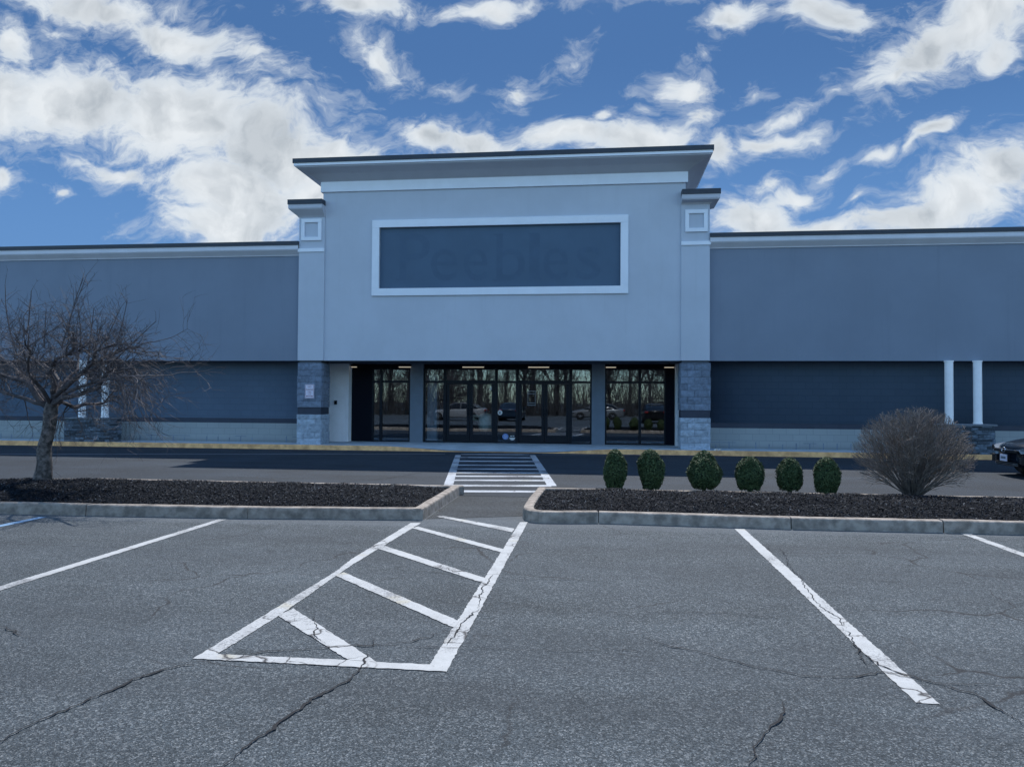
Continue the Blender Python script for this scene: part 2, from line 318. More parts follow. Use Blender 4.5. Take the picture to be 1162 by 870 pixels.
# ------------------------------------------------------------------ mesh helpers
def wloc(o):
    v = Vector((0, 0, 0))
    while o is not None: v += o.location; o = o.parent
    return v
class MB:
    def __init__(s): s.v = []; s.f = []
    def quad(s, a, b, c, d):
        n = len(s.v); s.v += [tuple(a), tuple(b), tuple(c), tuple(d)]; s.f.append((n, n+1, n+2, n+3))
    def poly(s, pts):
        n = len(s.v); s.v += [tuple(p) for p in pts]; s.f.append(tuple(range(n, n+len(pts))))
    def box(s, x0, x1, y0, y1, z0, z1):
        n = len(s.v)
        s.v += [(x0,y0,z0),(x1,y0,z0),(x1,y1,z0),(x0,y1,z0),(x0,y0,z1),(x1,y0,z1),(x1,y1,z1),(x0,y1,z1)]
        s.f += [(n,n+3,n+2,n+1),(n+4,n+5,n+6,n+7),(n,n+1,n+5,n+4),(n+1,n+2,n+6,n+5),(n+2,n+3,n+7,n+6),(n+3,n,n+4,n+7)]
    def prism(s, pts, z0, z1):
        n = len(s.v); k = len(pts)
        s.v += [(p[0], p[1], z0) for p in pts]+[(p[0], p[1], z1) for p in pts]
        s.f.append(tuple(range(n+k-1, n-1, -1))); s.f.append(tuple(range(n+k, n+2*k)))
        for i in range(k): j = (i+1) % k; s.f.append((n+i, n+j, n+k+j, n+k+i))
    def tube(s, pts, rad, k=6, cap=True):
        n = len(s.v); u = None; m = len(pts)
        for i, p in enumerate(pts):
            d = (pts[min(i+1, m-1)]-pts[max(i-1, 0)])
            d = d.normalized() if d.length > 1e-9 else Vector((0, 0, 1))
            if u is None: u = d.orthogonal().normalized()
            else:
                u = u-d*u.dot(d); u = u.normalized() if u.length > 1e-6 else d.orthogonal().normalized()
            v2 = d.cross(u); r = rad[i]
            for a in range(k):
                an = 2*math.pi*a/k; s.v.append(tuple(p+u*(r*math.cos(an))+v2*(r*math.sin(an))))
        for i in range(m-1):
            for a in range(k):
                b = (a+1) % k; s.f.append((n+i*k+a, n+i*k+b, n+(i+1)*k+b, n+(i+1)*k+a))
        if cap: s.f.append(tuple(n+k-1-a for a in range(k))); s.f.append(tuple(n+(m-1)*k+a for a in range(k)))
    def build(s, name, m, parent=None, smooth=False, bevel=0, sub=0):
        me = bpy.data.meshes.new(name)
        off = wloc(parent) if parent is not None else Vector((0, 0, 0))
        me.from_pydata([(x-off.x, y-off.y, z-off.z) for x, y, z in s.v], [], s.f)
        if isinstance(m, (list, tuple)): [me.materials.append(q) for q in m]
        else: me.materials.append(m)
        if smooth: me.polygons.foreach_set('use_smooth', [True]*len(me.polygons))
        o = bpy.data.objects.new(name, me); COL.objects.link(o); o.parent = parent
        if bevel:
            b = o.modifiers.new('b', 'BEVEL'); b.width = bevel; b.segments = 2; b.limit_method = 'ANGLE'
        if sub:
            b = o.modifiers.new('s', 'SUBSURF'); b.levels = sub; b.render_levels = sub
        return o
def tag(o, label=None, cat=None, group=None, kind=None):
    for k, v in (('label', label), ('category', cat), ('group', group), ('kind', kind)):
        if v: o[k] = v
    return o
def empty(name, loc, label, cat, group=None):
    o = bpy.data.objects.new(name, None); COL.objects.link(o); o.location = loc; o.empty_display_size = .2
    return tag(o, label, cat, group)
def struct(o, label=None): o['kind'] = 'structure'; return o
def boxp(name, m, parent, *a, **k):
    b = MB(); b.box(*a); return b.build(name, m, parent, **k)

# ------------------------------------------------------------------ ground
b = MB(); b.quad((-700,-700,0),(700,-700,0),(700,900,0),(-700,900,0)); struct(b.build('parking_lot_ground', M['lot']))
YK = 22.95                                                   # store kerb line
b = MB(); b.quad((-80,12.4,.004),(80,12.4,.004),(80,YK+.03,.004),(-80,YK+.03,.004)); struct(b.build('road', M['road']))

# sidewalk and yellow kerb, dropping to road level at the crossing
XA, XB, XC, XD = G(425,511).x, G(535,511).x, G(612,512).x, G(705,513).x
def drop(x):
    t = min(max((x-XA)/(XB-XA), 0), 1) - min(max((x-XC)/(XD-XC), 0), 1); return t*t*(3-2*t)
def wz(x, y): return .15-.14*drop(x)*max(0, 1-(y-YK)/1.3)
xs = sorted(set([-60+i*2 for i in range(61)]+[XA+(XD-XA)*i/30 for i in range(31)]))
b = MB(); ysw = [YK+.16, YK+.5, YK+.9, YK+1.3, 25.7]
for i in range(len(xs)-1):
    for j in range(len(ysw)-1):
        x0, x1, y0, y1 = xs[i], xs[i+1], ysw[j], ysw[j+1]
        b.quad((x0,y0,wz(x0,y0)-.003),(x1,y0,wz(x1,y0)-.003),(x1,y1,wz(x1,y1)-.003),(x0,y1,wz(x0,y1)-.003))
struct(b.build('sidewalk', M['walk']))
b = MB()
for i in range(len(xs)-1):
    x0, x1 = xs[i], xs[i+1]; za, zb = wz(x0, YK), wz(x1, YK)
    b.quad((x0,YK-.012,-.01),(x1,YK-.012,-.01),(x1,YK,zb-.012),(x0,YK,za-.012))
    b.quad((x0,YK,za-.012),(x1,YK,zb-.012),(x1,YK+.02,zb),(x0,YK+.02,za))
    b.quad((x0,YK+.02,za),(x1,YK+.02,zb),(x1,YK+.16,zb),(x0,YK+.16,za))
struct(b.build('yellow_kerb', M['kerby']))

# planted islands -----------------------------------------------------------
def kerb_run(pts, w_=.15, h=.15, jit=.004, gap=.014):
    """pts: outer foot line; kerb body lies to the left of the travel direction"""
    objs = []
    b = MB()
    for i in range(len(pts)-1):
        p, q = Vector(pts[i]), Vector(pts[i+1]); d = (q-p).normalized(); nrm = Vector((-d.y, d.x))
        L = (q-p).length
        if L < .02: continue
        gp = gap if L > 1.3 else .0005; k0 = gp/2
        dz = random.uniform(-jit, jit) if (Vector(pts[i+1])-Vector(pts[i])).length > 1.3 else 0
        prof = [(0, -.02), (.012, h-.028), (.018, h-.010), (.035, h), (w_-.015, h), (w_, h-.015), (w_, -.02)]
        n = len(b.v); k = len(prof); m = max(2, int(L/.08))
        for t in range(m+1):
            s_ = gp/2+(L-gp)*t/m
            for (o_, z) in prof:
                wob = .004*noise.noise(Vector((s_*3+i*9, o_*9, z*9)))+(.012*min(0, noise.noise(Vector((s_*5+i*3, 2, 7)))+.15) if .01 < o_ < .05 else 0)
                c = p+d*s_+nrm*(o_+wob); b.v.append((c.x, c.y, z+dz*(z > 0)+wob))
        for t in range(m):
            for a in range(k-1): b.f.append((n+t*k+a, n+(t+1)*k+a, n+(t+1)*k+a+1, n+t*k+a+1))
        b.f.append(tuple(n+a for a in range(k))); b.f.append(tuple(n+m*k+k-1-a for a in range(k)))
    return b
def g2(x, y, z=0): p = G(x, y, z); return (p.x, p.y)
LF = [g2(480,590), g2(385,589), g2(281,588.3), g2(97,585)]           # joints of the left front kerb
left_side_top = g2(524,560)
YR = 12.62
yl = LF[3][1]
lx3 = LF[3][0]
left_poly = [(-14.5, yl-.25), (lx3-2.5, yl-.08), LF[3], LF[2], LF[1], LF[0], left_side_top, (left_side_top[0]-.12, YR), (-8.9, YR), (-10.3, YR-.35), (-12.2, YR-1.1), (-13.6, YR-2.0), (-14.4, YR-2.7)]
RF = [g2(679,593.6), g2(898,600.5), g2(1071,604.5)]
rs0, rs1, rs2 = g2(594,588), g2(600,592.5), g2(625,594)
right_side_top = (g2(613,556)[0]+.02, YR)
right_poly = [right_side_top, g2(600,574), g2(593,585.5), g2(594.5,589.5), g2(601,592.2), g2(612,593.3), g2(640,593.8), RF[0], RF[1], RF[2], (RF[2][0]+2.4, RF[2][1]+.02), (RF[2][0]+7, RF[2][1]+.05), (RF[2][0]+7.5, YR), (right_side_top[0]+2.4, YR)]
def split_long(pts, L=2.45):
    out = [pts[0]]
    for i in range(1, len(pts)):
        p, q = Vector(pts[i-1]), Vector(pts[i]); n = max(1, round((q-p).length/L))
        for t in range(1, n+1): out.append(tuple(p.lerp(q, t/n)))
    return out
def kerb_all(poly, name):
    k = kerb_run(split_long(poly+[poly[0]])); return struct(k.build(name, M['kerb']))
kerb_all(left_poly, 'kerb'); kerb_all(right_poly, 'kerb')
def pip(x, y, poly):
    c = False; n = len(poly)
    for i in range(n):
        x1, y1 = poly[i]; x2, y2 = poly[(i+1) % n]
        if (y1 > y) != (y2 > y) and x < (x2-x1)*(y-y1)/(y2-y1)+x1: c = not c
    return c
def edged(x, y, poly):
    d = 9; P = Vector((x, y))
    for i in range(len(poly)):
        a, q = Vector(poly[i]), Vector(poly[(i+1) % len(poly)]); t = max(0, min(1, (P-a).dot(q-a)/max(1e-9, (q-a).length_squared)))
        d = min(d, (P-a-(q-a)*t).length)
    return d
def mz(x, y, poly):
    e = edged(x, y, poly)
    return .085+.16*min(1, max(0, (e-.1))/1.1)**.8 + .035*noise.noise(Vector((x*2.1, y*2.1, 0)))+.016*noise.noise(Vector((x*9, y*9, 3)))
def mulch(poly, cnt):
    x0 = min(p[0] for p in poly); x1 = max(p[0] for p in poly); y0 = min(p[1] for p in poly); y1 = max(p[1] for p in poly)
    st = .10; nx = int((x1-x0)/st)+2; ny = int((y1-y0)/st)+2; b = MB(); idx = {}
    def vert(i, j):
        if (i, j) not in idx:
            x, y = x0+i*st, y0+j*st; idx[(i, j)] = len(b.v); b.v.append((x, y, mz(x, y, poly)))
        return idx[(i, j)]
    for i in range(nx):
        for j in range(ny):
            x, y = x0+(i+.5)*st, y0+(j+.5)*st
            if pip(x, y, poly) and edged(x, y, poly) > .10: b.f.append((vert(i,j), vert(i+1,j), vert(i+1,j+1), vert(i,j+1)))
    struct(b.build('mulch_bed', M['mulch'], smooth=True))
    c = MB(); k = 0
    while k < cnt:
        x, y = random.uniform(x0, x1), random.uniform(y0, y1)
        if x < -12.5 or x > 9: continue
        if not pip(x, y, poly) or edged(x, y, poly) < .13: continue
        k += 1; z = mz(x, y, poly)+random.uniform(0, .022)
        a = random.uniform(0, 6.28); el = random.gauss(0, .35); L = random.uniform(.008, .026); wd = random.uniform(.003, .008)
        d = Vector((math.cos(a)*math.cos(el), math.sin(a)*math.cos(el), math.sin(el)))*L
        s_ = d.cross(Vector((random.uniform(-.6,.6), random.uniform(-.6,.6), 1))).normalized()*wd
        P = Vector((x, y, z)); mid = P+Vector((0, 0, random.uniform(.002, .01)))
        n = len(c.v); c.v += [tuple(P-d-s_*.6), tuple(mid-s_), tuple(P+d-s_*.5), tuple(P+d+s_*.5), tuple(mid+s_), tuple(P-d+s_*.6)]
        c.f += [(n, n+1, n+4, n+5), (n+1, n+2, n+3, n+4)]
    tag(c.build('mulch_chips', M['chip']), kind='stuff')
mulch(left_poly, 42000); mulch(right_poly, 42000)

# rougher, darker paving in the gap between the two beds
M['patch'] = mat_asphalt('patch_asphalt', (.018, .024, .030), (.075, .088, .10), (.15, .165, .175), .2)
b = MB(); b.poly([(left_poly[5][0]+.02, left_poly[5][1]+.1, .003), (right_poly[3][0]-.02, right_poly[3][1]+.3, .003), (right_poly[0][0], 12.38, .003), (left_side_top[0]+.02, 12.38, .003)])
struct(b.build('path', M['patch']))
# painted markings -----------------------------------------------------------
def ragged(pts, z, step=.035, amp=.005):
    out = []
    for i in range(len(pts)):
        p, q = Vector((pts[i][0], pts[i][1])), Vector((pts[(i+1) % len(pts)][0], pts[(i+1) % len(pts)][1])); L = (q-p).length; n = max(1, int(L/step))
        d = (q-p).normalized() if L > 0 else Vector((1, 0)); nn = Vector((-d.y, d.x))
        for t in range(n):
            c = p.lerp(q, t/n)+nn*(random.uniform(-amp, amp) if t else 0); out.append((c.x, c.y, z))
    return out
def mark(name, polys, m, z, **k):
    b = MB()
    for pl in polys: b.poly(ragged(pl, z, **k))
    return struct(b.build(name, m))
def rect(x0, x1, y0, y1): return [(x0,y0),(x1,y0),(x1,y1),(x0,y1)]
PX = lambda *pts: [g2(x, y) for x, y in pts]
mark('parking_line', [rect(-5.03, -4.92, 4.2, 9.42)], M['paint'], .004)
mark('parking_line', [rect(1.665, 1.785, 4.25, 9.74)], M['paint'], .004)
mark('parking_line', [rect(4.38, 4.49, 4.2, 9.84)], M['paint'], .004)
mark('parking_line', [rect(-7.46, -7.34, 4.2, 9.22)], M['bluep'], .004)
mark('hatched_island_marking', [
    PX((590,592.5),(599,592.5),(506.7,762.4),(487.5,754.2)),
    PX((466,593.3),(478,593.3),(400,640.6),(316,699),(246.5,742.3),(218.6,747.6),(379.7,649.3),(400,633.6)),
    ], M['paint'], .004)
mark('hatched_island_marking', [
    PX((246.5,742.3),(395,749.4),(427.7,751.6),(487.5,754.2),(506.7,762.4),(218.6,747.6)),
    PX((316,699),(333,690.5),(427.7,751.6),(395,749.4)),
    PX((380,653),(390,649.5),(521,705),(516,713)),
    PX((427,622),(435,619),(552,656.5),(549,662)),
    PX((468,599.5),(474,597.5),(572,623.5),(569,627)),
    PX((495,586),(503,585.5),(584,600),(581,604))], M['paint'], .0055)
ZC = .006
def cside(xt, xb, w0, w1, s=1): return PX((xt,516),(xt+w0*s,516),(xb+w1*s,551.5),(xb,551.5))
mark('crosswalk_marking', [cside(517,503,6,11), cside(607,632,-6,-11)], M['paint2'], ZC)
rows = [(515.6,.8),(519,1.1),(523.3,1.2),(527.8,1.2),(532.2,1.2),(536.4,1.3),(540.4,1.4),(545,1.6),(551,2.0),(557.6,2.2)]
cw = []
for (y, t) in rows:
    f = (y-516)/35.5; xl = 520-16*f+3; xr = 604+25*f-3
    if y > 555: xl, xr = 524, 609
    cw.append(PX((xl,y-t/2),(xr,y-t/2+.4),(xr,y+t/2+.4),(xl,y+t/2)))
mark('crosswalk_marking', cw, M['paint2'], ZC+.0015)
b = MB(); b.poly([(p[0], p[1], .0045) for p in (G(-200,515), G(505,514.8), G(505,515.5), G(-200,515.7))]); struct(b.build('edge_line', mat_paint('faint_line', (.13,.14,.16), .6))).location.z = .003
b = MB(); b.poly([(p[0], p[1], .0045) for p in (G(615,515.3), G(1100,518.6), G(1100,519.2), G(615,515.9))]); struct(b.build('edge_line', bpy.data.materials['faint_line'])).location.z = .003

# cracks ---------------------------------------------------------------------
def crack(pts, w0=.007, z=.0085):
    w0 *= .85
    P = [Vector(g2(x, y)) for x, y in pts]; pl = []
    for i in range(len(P)-1):
        L = (P[i+1]-P[i]).length; n = max(2, int(L/.03)); d = (P[i+1]-P[i]).normalized(); nn = Vector((-d.y, d.x))
        for t in range(n):
            c = P[i].lerp(P[i+1], t/n); s_ = (c.x+c.y)
            pl.append(c+nn*(.035*noise.noise(Vector((c.x*4, c.y*4, 1)))+.022*noise.noise(Vector((c.x*18, c.y*18, 5)))+random.uniform(-.006,.006)))
    b = MB(); n = len(pl); q = []
    for i, c in enumerate(pl):
        d = (pl[min(i+1, n-1)]-pl[max(i-1, 0)]).normalized(); nn = Vector((-d.y, d.x))
        ww = w0*(.25+1.5*abs(noise.noise(Vector((c.x*5, c.y*5, 9))))+random.uniform(0, .5))*min(1, (i+1)/8, (n-i)/8)
        q.append((c+nn*ww, c-nn*ww))
    for i in range(n-1):
        a, c = q[i], q[i+1]; b.quad((a[0].x,a[0].y,z),(a[1].x,a[1].y,z),(c[1].x,c[1].y,z),(c[0].x,c[0].y,z))
    struct(b.build('pavement_crack', M['crack']))
CR = [([(-20,852),(0,842),(60,812),(110,790),(160,770),(200,757),(245,751)], .009), ([(245,751),(290,742),(340,737),(400,733),(450,732),(490,722),(515,712)], .006),
      ([(240,876),(290,840),(340,805),(380,780),(405,762),(420,740)], .009), ([(420,740),(425,730),(422,718)], .005), ([(400,733),(506,735),(638,739),(700,737),(760,741)], .004),
      ([(355,700),(360,712),(357,722),(372,733)], .006), ([(372,715),(378,722)], .005),
      ([(543,690),(530,702),(520,714),(512,730),(508,736)], .006),([(562,650),(548,668),(540,692)], .005),
      ([(560,657),(600,658),(650,658),(700,660)], .004), ([(545,680),(610,690),(670,692),(740,703)], .003),
      ([(728,722),(760,733.5),(803,743.5),(860,757),(913,767),(970,767),(1002,763),(1063,775.6),(1110,777),(1170,781)], .006),
      ([(955,712),(960,717),(974,738),(983,763)], .005), ([(974,738),(995,756),(1063,775.6),(1102,788),(1134,806),(1170,829)], .008),
      ([(1102,788),(1115,783),(1120,777)], .004), ([(1060,800),(1102,795)], .003),
      ([(893,795),(888,806),(874,824),(865,841),(850,876)], .006), ([(730,694),(760,695),(828,696),(867,701),(938,699)], .004),
      ([(-10,710),(0,713),(20,719),(36,725)], .007), ([(0,617),(89,620),(142,622),(200,626)], .004), ([(300,612),(360,620),(400,628)], .003),
      ([(885,622),(930,690),(950,700),(962,715)], .004), ([(868,618),(880,630)], .003), ([(640,610),(700,604),(780,612)], .003),
      ([(440,646),(500,650),(545,660)], .004), ([(940,655),(1010,660),(1090,662),(1170,668)], .003), ([(560,520),(640,540)], .003), ([(480,536),(440,543),(380,548)], .012), ([(790,700),(760,705)], .003)]
for c, w0 in CR: crack(c, w0)

# ------------------------------------------------------------------ the store
YP = 23.40                                                    # pilaster face
BL = Vector((-3.0, 24.0, 0))
store = empty('store_building', BL, 'grey-blue vacant retail store with tall entrance block, white cornice and low wings', 'building')
z_canopy = F(500,409,YP).z
xl, xr = F(366,300,YP+.05).x, F(778,300,YP+.05).x             # central wall edges
YW = YP+.05
sx0, sx1 = F(423,250,YW).x, F(713,250,YW).x; sz0, sz1 = F(713,333,YW).z, F(713,244,YW).z
z_band0 = F(366,218,YW-.06).z; z_band1 = F(366,207,YW-.06).z
# entrance block: front wall as a ring round the recessed sign, plus the returns and roof
FT = F(431,257,YW); FB = F(705,325.5,YW)
ix0, ix1, iz0, iz1 = FT.x, FB.x, FB.z, FT.z
ZT = z_band1+.75
b = MB()
b.box(xl, ix0, YW, YW+.4, z_canopy, ZT); b.box(ix1, xr, YW, YW+.4, z_canopy, ZT)
b.box(ix0, ix1, YW, YW+.4, z_canopy, iz0); b.box(ix0, ix1, YW, YW+.4, iz1, ZT)
b.box(xl, xr, YW+.4, 31, z_canopy+.002, ZT-.002)
b.build('entrance_wall', M['stucco'], store)
sg = boxp('sign_panel', M['sign'], store, ix0+.002, ix1-.002, YW+.06, YW+.3, iz0+.002, iz1-.002)
b = MB(); fw_ = ix0-sx0
def ring(b, x0, x1, z0, z1, t, ya, yb):
    b.box(x0, x1, ya, yb, z1-t, z1); b.box(x0, x1, ya, yb, z0, z0+t); b.box(x0, x0+t, ya, yb, z0+t, z1-t); b.box(x1-t, x1, ya, yb, z0+t, z1-t)
ring(b, sx0, sx1, sz0, sz1, fw_, YW-.06, YW+.02)
b.build('sign_frame', M['trim'], sg, bevel=.008)
# ghost of the removed lettering
def px_sign(u, v): p = F(420+u/3.873, 240+v/3.87, YW+.06); return p.x, p.z
letters = [('P',130,262,100,300),('e',268,382,165,303),('e',412,515,165,303),('b',556,680,98,303),('l',700,745,95,300),('e',762,870,160,300),('s',908,1012,155,298)]
b = MB(); dg = bpy.context.evaluated_depsgraph_get()
for ch, u0_, u1_, v0_, v1_ in letters:
    cu = bpy.data.curves.new('t', 'FONT'); cu.body = ch; cu.resolution_u = 4; to = bpy.data.objects.new('t', cu); COL.objects.link(to)
    bpy.context.view_layer.update(); me = to.evaluated_get(bpy.context.evaluated_depsgraph_get()).to_mesh()
    vx = [v.co.copy() for v in me.vertices]; fs = [tuple(p.vertices) for p in me.polygons]
    mx0, mx1, my0, my1 = min(v.x for v in vx), max(v.x for v in vx), min(v.y for v in vx), max(v.y for v in vx)
    X0, Z1 = px_sign(u0_, v0_); X1, Z0 = px_sign(u1_, v1_); n = len(b.v)
    b.v += [(X0+(v.x-mx0)/(mx1-mx0)*(X1-X0), YW+.0575, Z0+(v.y-my0)/(my1-my0)*(Z1-Z0)) for v in vx]
    b.f += [tuple(n+i for i in f) for f in fs]
    if ch in 'Pbl':                                           # slab serifs
        s0 = .10
        stem = X0+(.1 if ch != 'l' else (X1-X0)/2)
        b.box(stem-.22, stem+.22, YW+.0555, YW+.0565, Z0, Z0+.05)
        if ch != 'P': b.box(stem-.2, stem+.02, YW+.0555, YW+.0565, Z1-.05, Z1)
        else: b.box(stem-.22, stem+.02, YW+.0555, YW+.0565, Z1-.05, Z1)
    to.to_mesh_clear(); bpy.data.objects.remove(to); bpy.data.curves.remove(cu)
b.build('ghost_lettering', M['ghost'], sg)

def cornice(name, parent, x0, x1, y, yback, prof, m, left=True, right=True):
    """sweep (out,z) profile round the front and the sides of a block"""
    b = MB(); k = len(prof); n = 0
    path = []
    for (o_, z) in prof:
        path.append([(x0-(o_ if left else 0), yback), (x0-(o_ if left else 0), y-o_), (x1+(o_ if right else 0), y-o_), (x1+(o_ if right else 0), yback)])
    for i, (o_, z) in enumerate(prof):
        for p in path[i]: b.v.append((p[0], p[1], z))
    for i in range(k-1):
        for a in range(3): b.f.append((i*4+a, i*4+a+1, (i+1)*4+a+1, (i+1)*4+a))
    b.f.append((0, 3, 2, 1)); b.f.append(tuple((k-1)*4+a for a in range(4)))
    for a in (0, 3): b.f.append(tuple(i*4+a for i in range(k)))
    return b.build(name, m, parent)
PO = .72
zt3 = F(341,188,YW-PO).z; zt4 = F(341,185,YW-PO).z; zt5 = F(341,180,YW-PO).z
co = cornice('cornice', store, xl, xr, YW, 26.5, [(.06, z_band1+.001), (.06, z_band1+.02), (PO*.5, (z_band1+zt3)/2+.01), (PO-.05, zt3-.04), (PO-.03, zt3-.001)], M['cove'])
cornice('cornice_band', M and co, xl, xr, YW, 26.5, [(.001, z_band0), (.065, z_band0), (.065, z_band1)], M['trim'])
cornice('cornice_fillet', co, xl, xr, YW, 26.5, [(PO-.1, zt3), (PO, zt3), (PO, zt4)], M['trim'])
cornice('roof_cap', co, xl, xr, YW, 26.5, [(PO-.1, zt4+.001), (PO+.03, zt4+.001), (PO+.03, zt5), (PO-.1, zt5+.01)], M['cap'])
boxp('roof', M['cap'], store, xl-.5, xr+.5, YW-.4, 30.9, zt5-.1, zt5-.02)

# split-face block stacks
def blockface(b, org, du, L, z0, z1, ch, bl, nrm, prot=.02, gap=.006, thick=.08):
    z = z0; row = 0
    while z < z1-.01:
        h = min(ch*random.uniform(.999, 1.001) if isinstance(ch, float) else random.uniform(*ch), z1-z); s_ = 0
        off = (row % 2)*.5
        first = True
        while s_ < L-.005:
            l = (bl*(off if first and off else 1)) if isinstance(bl, float) else random.uniform(*bl)
            first = False; l = min(l, L-s_)
            if L-(s_+l) < .04: l = L-s_
            p = random.uniform(0, prot); a = org+du*(s_+gap/2); c = org+du*(s_+l-gap/2)
            # rough face: small grid with jitter
            nu, nv = max(2, int(l/.09)), 3 if h > .1 else 2
            i0 = len(b.v)
            for j in range(nv+1):
                for i in range(nu+1):
                    q = a.lerp(c, i/nu); zz = z+gap/2+(h-gap)*j/nv; e = 0 if i in (0, nu) or j in (0, nv) else 1
                    q = q+nrm*(p+(random.uniform(.0, .7)*prot if e else 0)); b.v.append((q.x, q.y, zz))
            for j in range(nv):
                for i in range(nu): k = i0+j*(nu+1)+i; b.f.append((k, k+1, k+nu+2, k+nu+1))
            i1 = len(b.v)
            for q, zz in ((a, z+gap/2), (c, z+gap/2), (c, z+h-gap/2), (a, z+h-gap/2)):
                q = q-nrm*thick; b.v.append((q.x, q.y, zz))
            c4 = [i0, i0+nu, i0+(nv+1)*(nu+1)-1, i0+nv*(nu+1)]
            b.f += [tuple([i1, i1+1]+[i0+i for i in range(nu, -1, -1)]), tuple([i1+3, i1+2]+[c4[2]-i for i in range(nu+1)]),
                    tuple([i1, i1+3]+[i0+j*(nu+1) for j in range(nv, -1, -1)]), tuple([i1+1, i1+2]+[i0+nu+j*(nu+1) for j in range(nv, -1, -1)])]
            s_ += l
        z += h; row += 1
def stone_block(name, parent, x0, x1, y0, y1, z0, z1, ch, bl, m, core, prot=.02):
    o = boxp(name, core, parent, x0+.03, x1-.03, y0+.03, y1, z0, z1)
    b = MB()
    blockface(b, Vector((x0, y0, 0)), Vector((1, 0, 0)), x1-x0, z0, z1, ch, bl, Vector((0, -1, 0)), prot, thick=.05)
    blockface(b, Vector((x1, y0+.002, 0)), Vector((0, 1, 0)), y1-y0, z0, z1, ch, bl, Vector((1, 0, 0)), prot, thick=.05)
    blockface(b, Vector((x0, y1, 0)), Vector((0, -1, 0)), y1-y0-.002, z0, z1, ch, bl, Vector((-1, 0, 0)), prot, thick=.05)
    b.build('block_facing', m, o); return o

M['mortar'] = mat('mortar', (.07, .085, .105), .95)
ZS = [.145, F(350,470,YP).z, F(350,462,YP).z, F(350,411.5,YP).z]
def pilaster(side):
    if side < 0: x0, x1, sx0_, sx1_ = F(339,300,YP).x, F(368,300,YP).x, F(337.5,450,YP).x, F(364.5,450,YP).x
    else: x0, x1, sx0_, sx1_ = F(773,300,YP).x, F(805.5,300,YP).x, F(772.5,450,YP).x, F(806,450,YP).x
    ztop = F(350,246,YP).z
    pt = F(350,246,YP).z if side < 0 else F(790,231,YP).z
    p = boxp('pilaster', M['stucco'], store, x0, x1, YP, 24.4, z_canopy, pt, bevel=.004)
    # cap
    Cz0 = pt; o_ = .27
    c0 = F(331,232,YP-o_).z; c1 = F(331,226.5,YP-o_).z
    cornice('pilaster_cap', p, x0, x1, YP, 24.3, [(.001, Cz0-.02), (.02, Cz0-.02), (.05, Cz0+.02), (o_-.02, c0-.16), (o_, c0-.12), (o_, c0)], M['cove'], left=side < 0, right=side > 0)
    cornice('roof_cap', p, x0, x1, YP, 24.3, [(.1, c0+.002), (o_+.02, c0+.002), (o_+.02, c1), (.1, c1+.01)], M['cap'], left=side < 0, right=side > 0)
    # square ornament and string course
    if side < 0: a, q = F(342.5,249,YP), F(365,273,YP)
    else: a, q = F(777.5,238.5,YP), F(803,263,YP)
    b = MB(); ring(b, a.x, q.x, q.z, a.z, .115, YP-.05, YP-.001); b.build('square_ornament', M['trim'], p, bevel=.006)
    s0, s1 = (F(350,286,YP).z, F(350,282,YP).z)
    b = MB(); b.box(x0-(.03 if side < 0 else 0), x1+(.03 if side > 0 else 0), YP-.035, YP-.001, s0, s1); b.build('string_course', M['trim'], p, bevel=.006)
    # base of block
    base = boxp('pilaster_base', M['mortar'], p, sx0_+.04, sx1_-.04, YP+.04, YP+.7, .12, z_canopy-.001)
    for (za, zb, m) in ((ZS[0], ZS[1], M['stone_lo']), (ZS[2], ZS[3], M['stone_up'])):
        b = MB(); yb = YP+.74
        blockface(b, Vector((sx0_, YP, 0)), Vector((1, 0, 0)), sx1_-sx0_, za, zb, .2032, .4064, Vector((0, -1, 0)), .022, thick=.06)
        blockface(b, Vector((sx1_, YP+.002, 0)), Vector((0, 1, 0)), .74, za, zb, .2032, .4064, Vector((1, 0, 0)), .022, thick=.06)
        blockface(b, Vector((sx0_, yb, 0)), Vector((0, -1, 0)), .738, za, zb, .2032, .4064, Vector((-1, 0, 0)), .022, thick=.06)
        b.build('block_facing', m, p)
    boxp('dark_band', M['stripe'], p, sx0_+.01, sx1_-.01, YP+.01, YP+.72, ZS[1]+.002, ZS[2]-.002)
    return p
pilaster(-1); pilaster(1)

